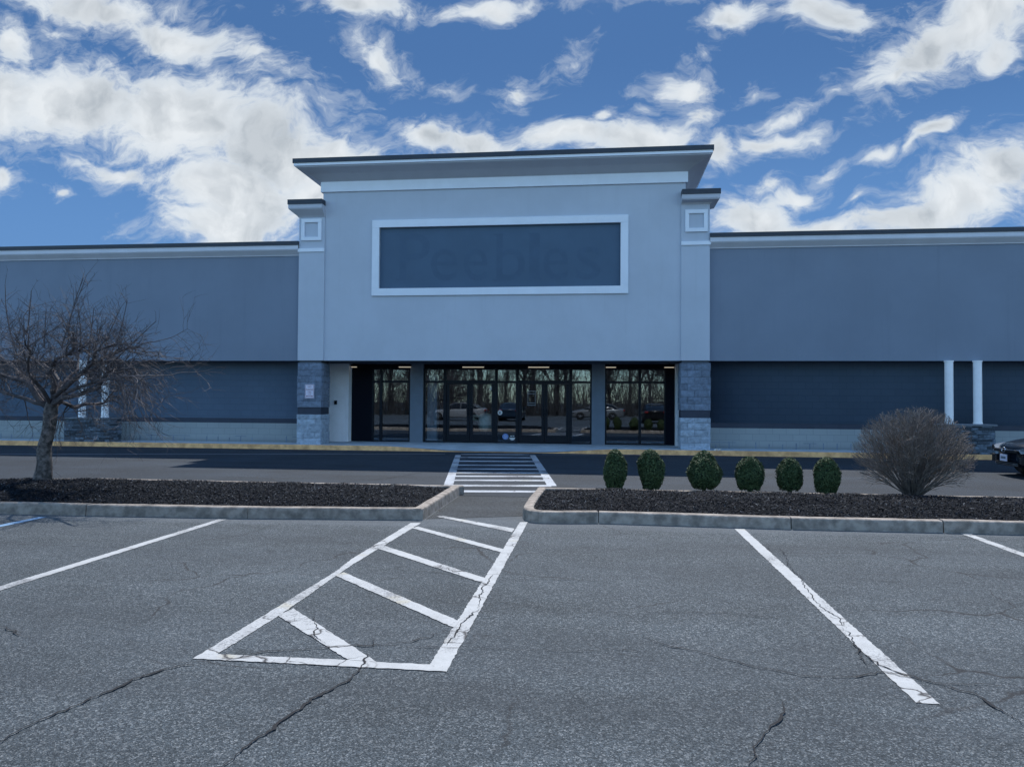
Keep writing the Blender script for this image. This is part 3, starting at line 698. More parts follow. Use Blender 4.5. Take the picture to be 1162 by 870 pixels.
# low wings
YF = 23.55; YB = 24.25
zc = z_canopy+.0; zr0 = F(806,282.5,YF).z; zr1 = F(0,284.5,YF-.2).z; zr2 = F(0,281.0,YF-.22).z
zs = [F(900,486.3,YB).z, F(900,480.5,YB).z]
def wing(x0, x1, left):
    wl = boxp('wing_fascia', M['stucco_dark'], store, x0, x1, YF, YF+.35, zc, zr1-.05)
    cz = zr0
    b = MB()
    prof = [(0.002, cz), (.03, cz), (.04, cz+.03), (.18, zr1-.16), (.2, zr1-.13), (.2, zr1)]
    n = len(prof)
    for (o_, z) in prof: b.v += [(x0, YF-o_, z), (x1, YF-o_, z)]
    for i in range(n-1): b.f.append((2*i, 2*i+1, 2*i+3, 2*i+2))
    b.v += [(x0, YF+.3, zr1), (x1, YF+.3, zr1)]; b.f.append((2*n-2, 2*n-1, 2*n+1, 2*n))
    b.build('wing_cornice', M['wtrim'], wl)
    boxp('roof_cap', M['cap'], wl, x0, x1, YF-.225, YF+.38, zr1+.002, zr2+.03)
    lo = boxp('wing_wall', M['siding'], store, x0, x1, YB, 46, zs[1], zr1-.1)
    boxp('wall_band', M['stripe'], lo, x0, x1, YB-.01, YB+.3, zs[0]+.001, zs[1]-.001)
    boxp('soffit', M['soffit'], store, x0, x1, YF+.02, YB+.2, zc-.004, zc+.15)
    boxp('roof', M['cap'], store, x0, x1, YF+.3, 46, zr1-.25, zr1-.15)
    # dirty open joints at the foot of the wall
    b = MB(); b.box(x0, x1, YB-.02, YB+.3, .05, zs[0]); x = x0+.3
    while x < x1:
        if -24 < x < 14 and random.random() < .9:
            b.box(x-.014, x+.014, YB-.0225, YB-.0205, .15, .15+random.uniform(.12, .22))
            if random.random() < .4: b.box(x-.2, x+.2, YB-.0225, YB-.0205, .33, .345)
        x += .4064
    o = b.build('wall_base', [M['basewall'], M['stone_up']], lo)
    for p in o.data.polygons: p.material_index = 1 if p.index > 5 else 0
wing(-45, F(339,300,YP).x-.003, True); wing(F(805.5,300,YP).x+.003, 40, False)
# back body over the recess behind the entrance
boxp('soffit', M['soffit'], store, F(345,409,YP).x, F(800,409,YP).x, YW+.02, 26.2, z_canopy-.006, z_canopy+.1)

# stone pedestals with column pairs
def pedestal(x0, x1, cols, y0=23.0, dp=.62):
    ztop = F(1110,483.5,y0).z if x0 > 0 else F(100,475.5,y0).z
    ps = stone_block('stone_pedestal', store, x0, x1, y0, y0+dp, .145, ztop, (.045, .085), (.14, .42), M['ledge'], M['mortar'], .03)
    boxp('pedestal_cap', M['ledgecap'], ps, x0-.05, x1+.05, y0-.05, y0+dp+.05, ztop+.001, ztop+.055, bevel=.008)
    for cx_ in cols:
        yc = y0+dp/2+.1; b = MB()
        b.tube([Vector((cx_, yc, ztop+.055)), Vector((cx_, yc, ztop+.1)), Vector((cx_, yc, ztop+.1)), Vector((cx_, yc, zc-.04)), Vector((cx_, yc, zc-.04)), Vector((cx_, yc, zc+.0))], [.125,.125,.115,.115,.13,.13], 28)
        b.build('column', M['column'], store, smooth=False)
        me = store.children[-1].data
        for p in me.polygons: p.use_smooth = len(p.vertices) == 4
def xat(px, py, Y): return F(px, py, Y).x
pedestal(xat(73,490,23.0), xat(124,490,23.0), [xat(93.5,440,23.4), xat(119.5,440,23.4)])
pedestal(xat(1064,495,23.0), xat(1127,495,23.0)+.05, [xat(1077,440,23.4), xat(1109.5,440,23.4)])

# storefront -------------------------------------------------------------
YG = 25.55
zt = F(575,411,YG).z; zh0 = F(575,419.7,YG).z; ztr = F(575,431.5,YG).z; ztr2 = F(575,434,YG).z; z0 = .15
X = lambda px: F(px, 460, YG).x
boxp('header_panel', M['black'], store, X(396), X(768), YG+.01, YG+.12, zh0+.02, z_canopy)
for a, c in ((466.5,481),(671.5,686.5)):
    boxp('entrance_pier', M['pier'], store, X(a), X(c), YG-.16, YG+.2, .13, z_canopy-.007, bevel=.006)
wp = boxp('entrance_pier', M['whitepier'], store, xat(360,455,25.2), xat(395.5,455,25.2), 25.2, 25.7, .14, z_canopy-.007, bevel=.01); wp['label'] = 'white end pier'
wp = boxp('entrance_pier', M['whitepier'], store, xat(766.8,455,25.2), xat(800,455,25.2), 25.2, 25.7, .14, z_canopy-.007, bevel=.01); wp['label'] = 'white end pier'
FRM = .022
def bar(b, x0, x1, z0_, z1_, d=.05, y=YG): b.box(x0, x1, y-d, y+d, z0_, z1_)
def glass(parent, x0, x1, z0_, z1_, y=YG+.004): 
    b = MB(); b.box(x0, x1, y, y+.012, z0_, z1_); return b.build('pane', M['glass'], parent)
def window(px0, px1, muls, panes_split=True, dark=None):
    """framed storefront window with a transom row"""
    x0, x1 = X(px0), X(px1); xs_ = [x0]+[X(m_) for m_ in muls]+[x1]
    b = MB(); t = .045
    bar(b, x0, x1, zh0, zh0+.06); bar(b, x0, x1, z0-.01, z0+.05, .055)
    for i, xx in enumerate(xs_):
        l, r_ = (0, t*1.2) if i == 0 else ((t*1.2, 0) if i == len(xs_)-1 else (t, t)); bar(b, xx-l, xx+r_, z0+.05, zh0, .049)
    for i in range(len(xs_)-1):
        l = xs_[i]+(t if i else t*1.2); r_ = xs_[i+1]-(t if i < len(xs_)-2 else t*1.2); bar(b, l, r_, ztr2-.02, ztr-.02, .045)
    w_ = b.build('window', M['frame'], store)
    for i in range(len(xs_)-1): glass(w_, xs_[i], xs_[i+1], z0+.02, zh0+.02)
    return w_
window(422.5, 466, [432.5])
window(686.5, 755.5, [726])
window(481, 505, []); window(563, 587, []); window(647.5, 671.5, [])
for a, c in ((395.5,422.5),(755.5,767.5)):
    boxp('dark_panel', M['black'], store, X(a), X(c), YG-.03, YG+.05, z0, zh0+.02)
b = MB(); b.box(X(398), X(399.2), YG-.05, YG-.03, z0+.1, zh0); b.build('panel_line', M['pier'], store)  # thin grey upright line near the left edge of the dark panel
def door_pair(px0, px1, pm):
    x0, x1, xm = X(px0), X(px1), X(pm)
    b = MB(); bar(b, x0, x1, ztr2-.03, ztr, .06); bar(b, x0, x1, zh0, zh0+.06, .05)
    bar(b, x0, x0+.05, z0, ztr2-.03, .058); bar(b, x1-.05, x1, z0, ztr2-.03, .058); bar(b, x0, x0+.05, ztr, zh0, .048); bar(b, x1-.05, x1, ztr, zh0, .048)
    f = b.build('door_frame', M['frame'], store); glass(f, x0+.02, x1-.02, ztr-.01, zh0+.02)
    gz0, gz1 = F(540,493,YG).z, F(540,436,YG).z
    for (a, c, s_) in ((x0+.055, xm-.006, 1), (xm+.006, x1-.055, -1)):
        b = MB(); st = .10
        bar(b, a, a+st, z0+.01, ztr2-.035, .03); bar(b, c-st, c, z0+.01, ztr2-.035, .03)
        bar(b, a+st, c-st, z0+.01, gz0, .03); bar(b, a+st, c-st, gz1, ztr2-.035, .03)
        d = b.build('door', M['frame'], store, bevel=.004); glass(d, a+st-.01, c-st+.01, gz0-.01, gz1+.01)
        hx = c-.05 if s_ > 0 else a+.05; b = MB()
        b.tube([Vector((hx, YG-.03, z0+1.22)), Vector((hx, YG-.1, z0+1.22)), Vector((hx, YG-.1, z0+.92)), Vector((hx, YG-.03, z0+.92))], [.014]*4, 8)
        b.box(hx-.055, hx+.055, YG-.045, YG-.031, z0+.98, z0+1.16)
        b.build('handle', M['frame'], d)
        b = MB(); b.tube([Vector((hx, YG-.045, z0+1.1)), Vector((hx, YG-.055, z0+1.1))], [.018]*2, 12); b.build('lock', M['chrome'], d)
door_pair(505, 563, 533.3); door_pair(587, 647.5, 618)
def strip(px0, px1):
    x0, x1 = xat(px0,416,YG-.3), xat(px1,416,YG-.3); zz = F(575,416.6,YG-.3).z
    b = MB(); b.box(x0-.02, x1+.02, YG-.36, YG-.24, zz+.02, zz+.09); b.box((x0+x1)/2-.02, (x0+x1)/2+.02, YG-.32, YG-.28, zz+.09, z_canopy-.006)
    s_ = b.build('strip_light', M['black'], store); boxp('diffuser', M['strip'], s_, x0, x1, YG-.355, YG-.245, zz-.011, zz+.011)
for a, c in ((399,404.5),(453,466),(525,549),(599.5,623),(687.5,699),(754,765)): strip(a, c)
# interior of the empty shop
ib = MB(); ix_0, ix_1 = X(400), X(765)
ib.quad((ix_0,25.75,.15),(ix_1,25.75,.15),(ix_1,37,.15),(ix_0,37,.15)); ib.build('interior_floor', M['intfloor'], store)
ib = MB(); ib.quad((ix_0,37,.1),(ix_1,37,.1),(ix_1,37,3.2),(ix_0,37,3.2)); ib.quad((ix_0,25.8,.1),(ix_0,37,.1),(ix_0,37,3.2),(ix_0,25.8,3.2)); ib.quad((ix_1,25.8,.1),(ix_1,37,.1),(ix_1,37,3.2),(ix_1,25.8,3.2))
ib.quad((ix_0,25.75,z_canopy-.01),(ix_1,25.75,z_canopy-.01),(ix_1,37,z_canopy-.01),(ix_0,37,z_canopy-.01)); ib.build('interior_wall', M['interior'], store)
boxp('interior_post', M['white'], store, X(483), X(494), YG+.25, YG+.55, .15, 2.5)
# door / window stickers
def disc(name, px, py, rad, m, y, parent=store):
    c = F(px, py, y); b = MB(); b.v = [(c.x+rad*math.cos(a*math.pi/12), y, c.z+rad*math.sin(a*math.pi/12)) for a in range(24)]+[(c.x+rad*math.cos(a*math.pi/12), y+.002, c.z+rad*math.sin(a*math.pi/12)) for a in range(24)]
    b.f = [tuple(range(24)), tuple(range(47, 23, -1))]+[(a, (a+1) % 24, 24+(a+1) % 24, 24+a) for a in range(24)]
    return b.build(name, m, parent), c
YS = YG-.001
st, c = disc('round_sticker', 567.3, 468, .085, M['white'], YS-.002); boxp('sticker_mark', M['ink'], st, c.x-.018, c.x+.018, YS-.005, YS-.0025, c.z-.05, c.z+.03)
st['label'] = 'white round sticker with dark mark'
st, c = disc('round_sticker', 573.5, 495.2, .105, M['blue'], YS-.002); st['label'] = 'blue round sticker'
b = MB()
for dx, dz, q in ((-.03,.03,.02),(.03,.0,.025),(-.01,-.04,.02)): b.box(c.x+dx-q, c.x+dx+q, YS-.004, YS-.0025, c.z+dz-.008, c.z+dz+.008)
b.build('sticker_mark', M['white'], st)
c = F(581.3,497,YS); b = MB(); pts = [(c.x+.1*math.cos(a), c.z+.02+.09*math.sin(a)) for a in [math.pi+math.pi*i/10 for i in range(11)]]
n = len(pts); b.v = [(x, YS-.004, z) for x, z in pts]+[(x, YS-.002, z) for x, z in pts]; b.f = [tuple(range(n)), tuple(range(2*n-1, n-1, -1))]+[(i, (i+1) % n, n+(i+1) % n, n+i) for i in range(n)]
st = b.build('round_sticker', M['white'], store); st['label'] = 'pale half-round sticker'
b = MB(); b.box(c.x-.07, c.x-.01, YS-.004, YS-.002, c.z+.055, c.z+.085); b.box(c.x+.01, c.x+.07, YS-.004, YS-.002, c.z+.055, c.z+.085); b.build('sticker_mark', M['white'], st)
c = F(557.5,440.5,YS); b = MB(); b.v = [(c.x-.07,YS-.003,c.z-.05),(c.x+.07,YS-.003,c.z-.05),(c.x,YS-.003,c.z+.07),(c.x-.07,YS-.001,c.z-.05),(c.x+.07,YS-.001,c.z-.05),(c.x,YS-.001,c.z+.07)]; b.f = [(0,1,2),(5,4,3),(0,3,4,1),(1,4,5,2),(2,5,3,0)]
b.build('triangle_sticker', M['white'], store)
# faint paper notice outlines on the second pair of doors
b = MB()
for y in (443.5, 446.5, 457.0, 459.5):
    a, q = F(598.5,y,YS), F(608,y,YS); b.box(a.x, q.x, YS-.004, YS-.001, a.z-.012, a.z+.008)
a, q = F(599,444,YS), F(607.5,459,YS); b.box(a.x, a.x+.012, YS-.004, YS-.001, q.z, a.z); b.box(q.x-.012, q.x, YS-.004, YS-.001, q.z, a.z)
M['paper'] = mat('paper_edge', (.22, .26, .30), .7)
b.build('notice_outline', M['paper'], store)
# pale lidded jug-shaped cart just inside the door glass
c = G(551,497,.15); c = F(551, 493, YG+.45)
jug = empty('storage_bin', (F(552,480,YG+.38).x, YG+.38, .15), 'pale yellowish rounded container with a side grip, seen through the left doors', 'container')
def lathe(name, m, parent, x, y, prof, k=24, **kw):
    b = MB(); b.tube([Vector((x, y, z)) for r_, z in prof], [r_ for r_, z in prof], k); return b.build(name, m, parent, smooth=True, **kw)
jx = jug.location.x; jb = F(552,489,YG+.38).z; jt = F(552,468.5,YG+.38).z
lathe('bin_body', M['bag'], jug, jx, YG+.38, [(.20,jb),(.27,jb+.08),(.29,jb+.3),(.27,jt-.1),(.2,jt-.03),(.05,jt)])
b = MB(); b.tube([Vector((jx-.22,YG+.38,jt-.12)),Vector((jx-.48,YG+.38,jt-.10)),Vector((jx-.5,YG+.38,jt-.2)),Vector((jx-.24,YG+.38,jt-.3))], [.045]*4, 10); b.build('grip', M['bag'], jug, smooth=True)
lathe('stand', M['interior'], jug, jx, YG+.38, [(.22,.15),(.2,.2),(.04,.22),(.04,jb),(.2,jb+.005)], 16)

# electrical box on the white pier
c = F(381.3,456.5,25.2); eb = boxp('wall_box', M['frame'], None, c.x-.045, c.x+.045, 25.13, 25.199, c.z-.07, c.z+.07, bevel=.008)
tag(eb, 'small dark electrical box on the white pier left of the entrance', 'electrical box')
b = MB(); b.box(c.x-.03, c.x+.03, 25.122, 25.131, c.z-.05, c.z+.02); b.build('box_cover', M['black'], eb)

# no parking sign
a, q = F(346.3,436,YP-.03), F(356.3,451.8,YP-.03)
sgn = empty('no_parking_sign', ((a.x+q.x)/2, YP-.03, q.z), 'small white sign with red lettering reading no parking fire lane, on the left stone pilaster', 'sign')
boxp('sign_plate', M['signw'], sgn, a.x, q.x, YP-.035, YP-.022, q.z, a.z)
b = MB(); yq = YP-.0365; ring(b, a.x+.012, q.x-.012, q.z+.012, a.z-.012, .008, yq, YP-.0355)
def text_into(b, s_, cx_, cz_, w_, h_, y):
    cu = bpy.data.curves.new('t', 'FONT'); cu.body = s_; cu.resolution_u = 3; to = bpy.data.objects.new('t', cu); COL.objects.link(to)
    bpy.context.view_layer.update(); me = to.evaluated_get(bpy.context.evaluated_depsgraph_get()).to_mesh()
    vx = [v.co.copy() for v in me.vertices]; fs = [tuple(p.vertices) for p in me.polygons]
    x0, x1, y0, y1 = min(v.x for v in vx), max(v.x for v in vx), min(v.y for v in vx), max(v.y for v in vx); n = len(b.v)
    b.v += [(cx_+((v.x-x0)/(x1-x0)-.5)*w_, y, cz_+((v.y-y0)/(y1-y0)-.5)*h_) for v in vx]; b.f += [tuple(n+i for i in f) for f in fs]
    to.to_mesh_clear(); bpy.data.objects.remove(to); bpy.data.curves.remove(cu)
mx_ = (a.x+q.x)/2; H = a.z-q.z; Wd = q.x-a.x
text_into(b, 'NO', mx_, a.z-.17*H, Wd*.38, H*.12, yq); text_into(b, 'PARKING', mx_, a.z-.38*H, Wd*.8, H*.13, yq)
text_into(b, 'FIRE', mx_, a.z-.56*H, Wd*.38, H*.10, yq); text_into(b, 'LANE', mx_, a.z-.71*H, Wd*.38, H*.08, yq)
zz = a.z-.85*H; b.box(mx_-Wd*.3, mx_+Wd*.3, yq, yq+.001, zz-.009, zz+.009)
for s_ in (-1, 1): b.v += [(mx_+s_*Wd*.26, yq-.0003, zz-.028), (mx_+s_*Wd*.38, yq-.0003, zz), (mx_+s_*Wd*.26, yq-.0003, zz+.028)]; n = len(b.v); b.f.append((n-3, n-2, n-1))
b.build('sign_lettering', M['signr'], sgn)

# ------------------------------------------------------------------ trees and plants
def grow(b, p, d, L, r_, lvl, cfg, rng):
    n = max(2, int(L/cfg['seg'])); pts = [p.copy()]; rad = [r_]; d = d.copy()
    end = r_*cfg['taper']
    for i in range(n):
        d = (d+Vector((rng.gauss(0, 1), rng.gauss(0, 1), rng.gauss(0, 1)))*cfg['wob']+Vector((0, 0, cfg['up'][min(lvl, len(cfg['up'])-1)]))).normalized()
        if cfg.get('env') and not cfg['env'](p+d*(L/n)): break
        p = p+d*(L/n); pts.append(p.copy()); rad.append(r_+(end-r_)*(i+1)/n)
    n = len(pts)-1
    if n < 1: return
    b.tube(pts, rad, cfg['sides'][min(lvl, len(cfg['sides'])-1)], cap=False)
    if lvl >= cfg['levels']: return
    k = cfg['kids'][lvl]
    for i in range(k):
        t = rng.uniform(cfg['start'], 1) if i else 1.0
        f = t*n; j = min(int(f), n-1); q = pts[j].lerp(pts[j+1], f-j)
        dd = (pts[j+1]-pts[j]).normalized(); ax = Vector((rng.gauss(0,1), rng.gauss(0,1), rng.gauss(0,1))); ax = (ax-dd*ax.dot(dd)).normalized()
        an = R(rng.uniform(*cfg['ang'])); nd = dd*math.cos(an)+ax*math.sin(an)
        if cfg.get('flat'): nd.z = nd.z*cfg['flat']+rng.uniform(-.05, .15)
        grow(b, q, nd.normalized(), L*rng.uniform(*cfg['len']), max(rad[j]*rng.uniform(.45, .72), cfg['rmin']), lvl+1, cfg, rng)

# the small pruned ornamental tree
def ornamental():
    rng = random.Random(5)
    base = G(50, 547.5, .2); bx_, by_ = base.x, base.y
    t = empty('ornamental_tree', (bx_, by_, .2), 'leafless spreading ornamental tree with a crooked trunk in the left mulch bed', 'tree')
    Z = lambda px, py, dy=0: F(px, py, by_+dy)
    tr = [Z(47,551), Z(48.5,540), Z(51,525), Z(49,510), Z(53,497), Z(56,482), Z(57,466), Z(60,452)]
    b = MB(); b.tube(tr, [.165,.132,.112,.108,.102,.100,.105,.10], 16)
    # knots
    for i, v in enumerate(b.v):
        n = noise.noise(Vector(v)*6)*.025+noise.noise(Vector(v)*17)*.010; c = Vector((tr[min(i//16, 7)].x, by_, v[2])); dd = Vector(v)-c; dd.z = 0
        if dd.length: b.v[i] = tuple(Vector(v)+dd.normalized()*n)
    b.build('trunk', M['bark'], t, smooth=True, sub=1)
    cr = MB(); cfg = dict(seg=.09, wob=.16, up=[0, 0, .0, .0], sides=[6, 4, 3, 3, 3], levels=2, kids=[7, 3], start=.15, ang=(20, 65), len=(.35, .65), taper=.4, rmin=.0026)
    limbs = [  # (polyline in picture, lateral depth drift), radius
        ([(57,466),(46,448),(28,434),(6,426),(-25,420),(-60,428)], -.3, .062), ([(58,462),(42,442),(26,428),(10,412),(-8,398),(-30,392)], .5, .05),
        ([(60,455),(62,438),(56,422),(66,406),(80,394),(84,376)], -.5, .055), ([(60,455),(72,438),(92,425),(115,412),(130,402),(160,396)], .3, .055),
        ([(60,458),(75,450),(92,446),(112,440),(128,420),(150,418)], -.7, .055), ([(58,468),(72,455),(85,463),(100,459),(118,455),(135,440)], .9, .045),
        ([(60,452),(68,434),(60,418),(40,408),(18,402)], .9, .045), ([(60,452),(80,434),(98,416),(112,400),(132,390)], -.9, .045),
        ([(57,462),(30,452),(5,446),(-25,440),(-50,450)], .8, .045), ([(60,455),(72,438),(88,420),(90,402),(104,384)], 1.3, .04),
        ([(58,460),(48,444),(30,424),(34,404),(26,386)], -1.3, .04), ([(60,456),(85,440),(110,432),(140,428),(165,425)], -1.2, .04)]
    for pts, dr, r_ in limbs:
        P = []
        for i, (x, y) in enumerate(pts):
            P.append(Z(x, y, dr*(i/(len(pts)-1))**1.1*1.1)+Vector((rng.gauss(0,.02), rng.gauss(0,.03), rng.gauss(0,.02)))*(i > 0))
        # refine
        Q = [P[0]]
        for i in range(len(P)-1):
            for t_ in (1/3, 2/3, 1): Q.append(P[i].lerp(P[i+1], t_)+Vector((rng.gauss(0,.012), rng.gauss(0,.012), rng.gauss(0,.012)))*(t_ < 1))
        m = len(Q); r_ *= .92; rad = [r_*(1-.72*i/(m-1)) for i in range(m)]; cr.tube(Q, rad, 8)
        for k in range(20):
            f = rng.uniform(.22, 1)*(m-1); j = min(int(f), m-2); q = Q[j].lerp(Q[j+1], f-j); dd = (Q[j+1]-Q[j]).normalized()
            ax = Vector((rng.gauss(0,1), rng.gauss(0,1), rng.gauss(0,.5)+.15)).normalized()
            kind = rng.random()
            if kind < .20: nd = Vector((rng.gauss(0,.28), rng.gauss(0,.28), 1)).normalized(); L = rng.uniform(.35, 1.0); cfg['up'] = [.02, .02, 0]   # water sprouts
            elif kind < .72: nd = (dd*.7+ax*.9).normalized(); L = rng.uniform(.4, .85); cfg['up'] = [.0, 0, 0]
            else: nd = (dd*.9+ax*.6+Vector((0,0,-.15))).normalized(); L = rng.uniform(.5, .95); cfg['up'] = [-.05, -.04, -.04]
            top = F(60, 335, by_).z
            if nd.z > .3: L = min(L, max(.2, (top-q.z)/nd.z*.8))
            grow(cr, q, nd, L, rng.uniform(.005, .010), 0, cfg, rng)
    # tall leading shoots and the brushy drooping right side
    for (x, y, x2, y2, dy) in ((76,400,80,308,.2),(70,395,84,312,.0),(90,400,96,345,-.3),(120,420,143,340,.2),(125,415,178,362,-.3),(15,390,3,322,.2),(30,380,36,330,-.2),(100,410,110,350,0),(0,400,-10,318,.1),(118,405,122,345,.5),(50,395,52,350,.4)):
        A, B = Z(x, y, dy), Z(x2, y2, dy); cfg2 = dict(cfg, up=[0, .02], kids=[7, 2], len=(.14, .3), wob=.05, levels=2); grow(cr, A, (B-A).normalized(), (B-A).length, .012, 0, cfg2, rng)
    for i in range(44):
        x, y = rng.uniform(92, 150), rng.uniform(396, 430); A = Z(x, y, rng.uniform(-.8, .8)); ex, ey = x+rng.uniform(25, 62), y+rng.uniform(-8, 44); B = Z(min(ex, 205), ey, rng.uniform(-1, 1))
        cfg3 = dict(cfg, up=[-.02, -.02], kids=[4, 2], len=(.2, .42), wob=.09, levels=2); grow(cr, A, (B-A).normalized(), (B-A).length, .008, 0, cfg3, rng)
    cr.build('crown', M['twig'], t)
ornamental()

# twiggy dormant shrub
def twiggy():
    rng = random.Random(9); c = G(1036, 559, .2); t = empty('dormant_shrub', (c.x, c.y, .2), 'round leafless twiggy shrub at the right end of the row of boxwoods', 'shrub')
    jit = lambda q: 1+.10*noise.noise(q*2.3)+.10*noise.noise(q*9)
    env = lambda q: ((q.x-c.x)/.88)**2+((q.y-c.y)/.88)**2+((q.z-c.z-.60)/(.76 if q.z > c.z+.6 else 1.2))**2 < jit(q)
    b = MB(); cfg = dict(seg=.07, wob=.055, up=[.006, .0, .0], sides=[4, 3, 3], levels=2, kids=[8, 4], start=.3, ang=(12, 42), len=(.28, .5), taper=.5, rmin=.0024, env=env)
    for i in range(190):
        a = rng.uniform(0, 6.283); tilt = R(2+60*rng.random()**.9); d = Vector((math.cos(a)*math.sin(tilt), math.sin(a)*math.sin(tilt), math.cos(tilt)))
        L = 1.55-.25*(tilt/R(62)); p = c+Vector((math.cos(a)*rng.uniform(0,.11), math.sin(a)*rng.uniform(0,.11), -.05))
        grow(b, p, d, L*rng.uniform(.62, .86), rng.uniform(.005, .010), 0, cfg, rng)
    b.build('stems', M['bush'], t)
    b = MB(); 
    for i in range(14):
        a = rng.uniform(0, 6.283); d = Vector((math.cos(a)*.5, math.sin(a)*.5, .8)); b.tube([c+d*-.05, c+d*.1, c+d*.28], [.035,.022,.012], 6)
    b.build('crown_base', M['bark'], t)
twiggy()

# clipped boxwoods
BOX = [(684,711.5,511,555,'egg','tall narrow egg-shaped boxwood, leftmost of the row'), (723,753,511,555,'lop','lopsided two-lobed boxwood, second from the left in the row'),
       (779,819,512,554.6,'cone','largest boxwood of the row, broad at the base with a pointed top'), (835,867,519,556.3,'dome','round-topped boxwood just right of the largest one'),
       (881,911,520.7,556.7,'dome','small domed boxwood, second from the right in the row'), (923,953.5,520,559.5,'dome2','rightmost boxwood of the row, beside the bare twiggy shrub')]
def boxwood(x0, x1, y0, y1, shape, label, seed):
    rng = random.Random(seed); cx_ = (x0+x1)/2; g = G(cx_, y1-1, .2); Y = g.y
    base = Vector((g.x, Y, .17)); h = F(cx_, y0, Y).z-.17; r_ = (F(x1, y1-20, Y).x-F(x0, y1-20, Y).x)/2
    t = empty('boxwood_shrub', base, label, 'shrub', 'clipped boxwood shrubs in the right mulch bed')
    def rad(f):   # profile, f 0..1 from the ground up
        if shape == 'cone': return (.55+.45*math.sin(min(1, f/.36)*math.pi/2)) if f < .36 else math.cos((f-.36)/.64*math.pi/2)**.62
        if shape == 'egg': return (.6+.4*math.sin(min(1, f/.45)*math.pi/2)) if f < .45 else math.cos((f-.45)/.55*math.pi/2)**.48
        if shape == 'lop': return (.62+.38*math.sin(min(1, f/.5)*math.pi/2)) if f < .5 else math.cos((f-.5)/.5*math.pi/2)**.5
        return (.68+.32*math.sin(min(1, f/.4)*math.pi/2)) if f < .4 else math.cos((f-.4)/.6*math.pi/2)**.42
    def surf(a, f):
        rr = rad(f)*r_*(1+.20*noise.noise(Vector((math.cos(a)*1.6, math.sin(a)*1.6, f*3.2+seed))))
        ox = .0
        if shape == 'lop': ox = .05*math.sin(f*5.5)+.02; rr *= 1-.05*math.cos(a-2)*(f > .6)
        return Vector((rr*math.cos(a)+ox*r_*2, rr*math.sin(a)*.95, f*h+.02))
    b = MB(); lr, lc = 14, 22
    for j in range(lr+1):
        for i in range(lc):
            v = surf(2*math.pi*i/lc, min(j/lr, .985)); b.v.append((base.x+v.x*.88, base.y+v.y*.88, base.z+.02+v.z*.93))
    for j in range(lr):
        for i in range(lc): k = (i+1) % lc; b.f.append((j*lc+i, j*lc+k, (j+1)*lc+k, (j+1)*lc+i))
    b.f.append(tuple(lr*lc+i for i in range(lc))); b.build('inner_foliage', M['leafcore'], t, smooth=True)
    b = MB(); N = int(9500*(r_/.3)*(h/.7)); k = 0
    while k < N:
        f = rng.random()**.9; a = rng.uniform(0, 6.283)
        if rng.random() > rad(f)*.8+.25: continue
        k += 1; v = surf(a, f); dep = rng.uniform(.86, 1.0)+(rng.random() < .12)*rng.uniform(0, .09)
        P = base+Vector((v.x*dep, v.y*dep, v.z*(.97+.03*dep)+.0)); out = Vector((math.cos(a), math.sin(a), (f-.35)*2.2)).normalized()
        nrm = (out+Vector((rng.gauss(0,.55), rng.gauss(0,.55), rng.gauss(0,.55)+.25))).normalized(); u_ = nrm.orthogonal().normalized(); an = rng.uniform(0, 6.28)
        u_ = Matrix.Rotation(an, 3, nrm) @ u_; v_ = nrm.cross(u_); L = rng.uniform(.010, .020); wd = L*.55
        b.quad(P-u_*L, P-v_*wd+nrm*.002, P+u_*L, P+v_*wd+nrm*.002)
    b.build('foliage', M['leaf'], t)
    b = MB()
    for q in range(5):
        a = rng.uniform(0, 6.28); b.tube([base+Vector((0,0,-.06)), base+Vector((math.cos(a)*.06, math.sin(a)*.06, .12)), base+Vector((math.cos(a)*.13, math.sin(a)*.13, .3))], [.016,.012,.006], 5)
    b.build('stem', M['bark'], t)
for i, a in enumerate(BOX): boxwood(*a, 20+i*7)

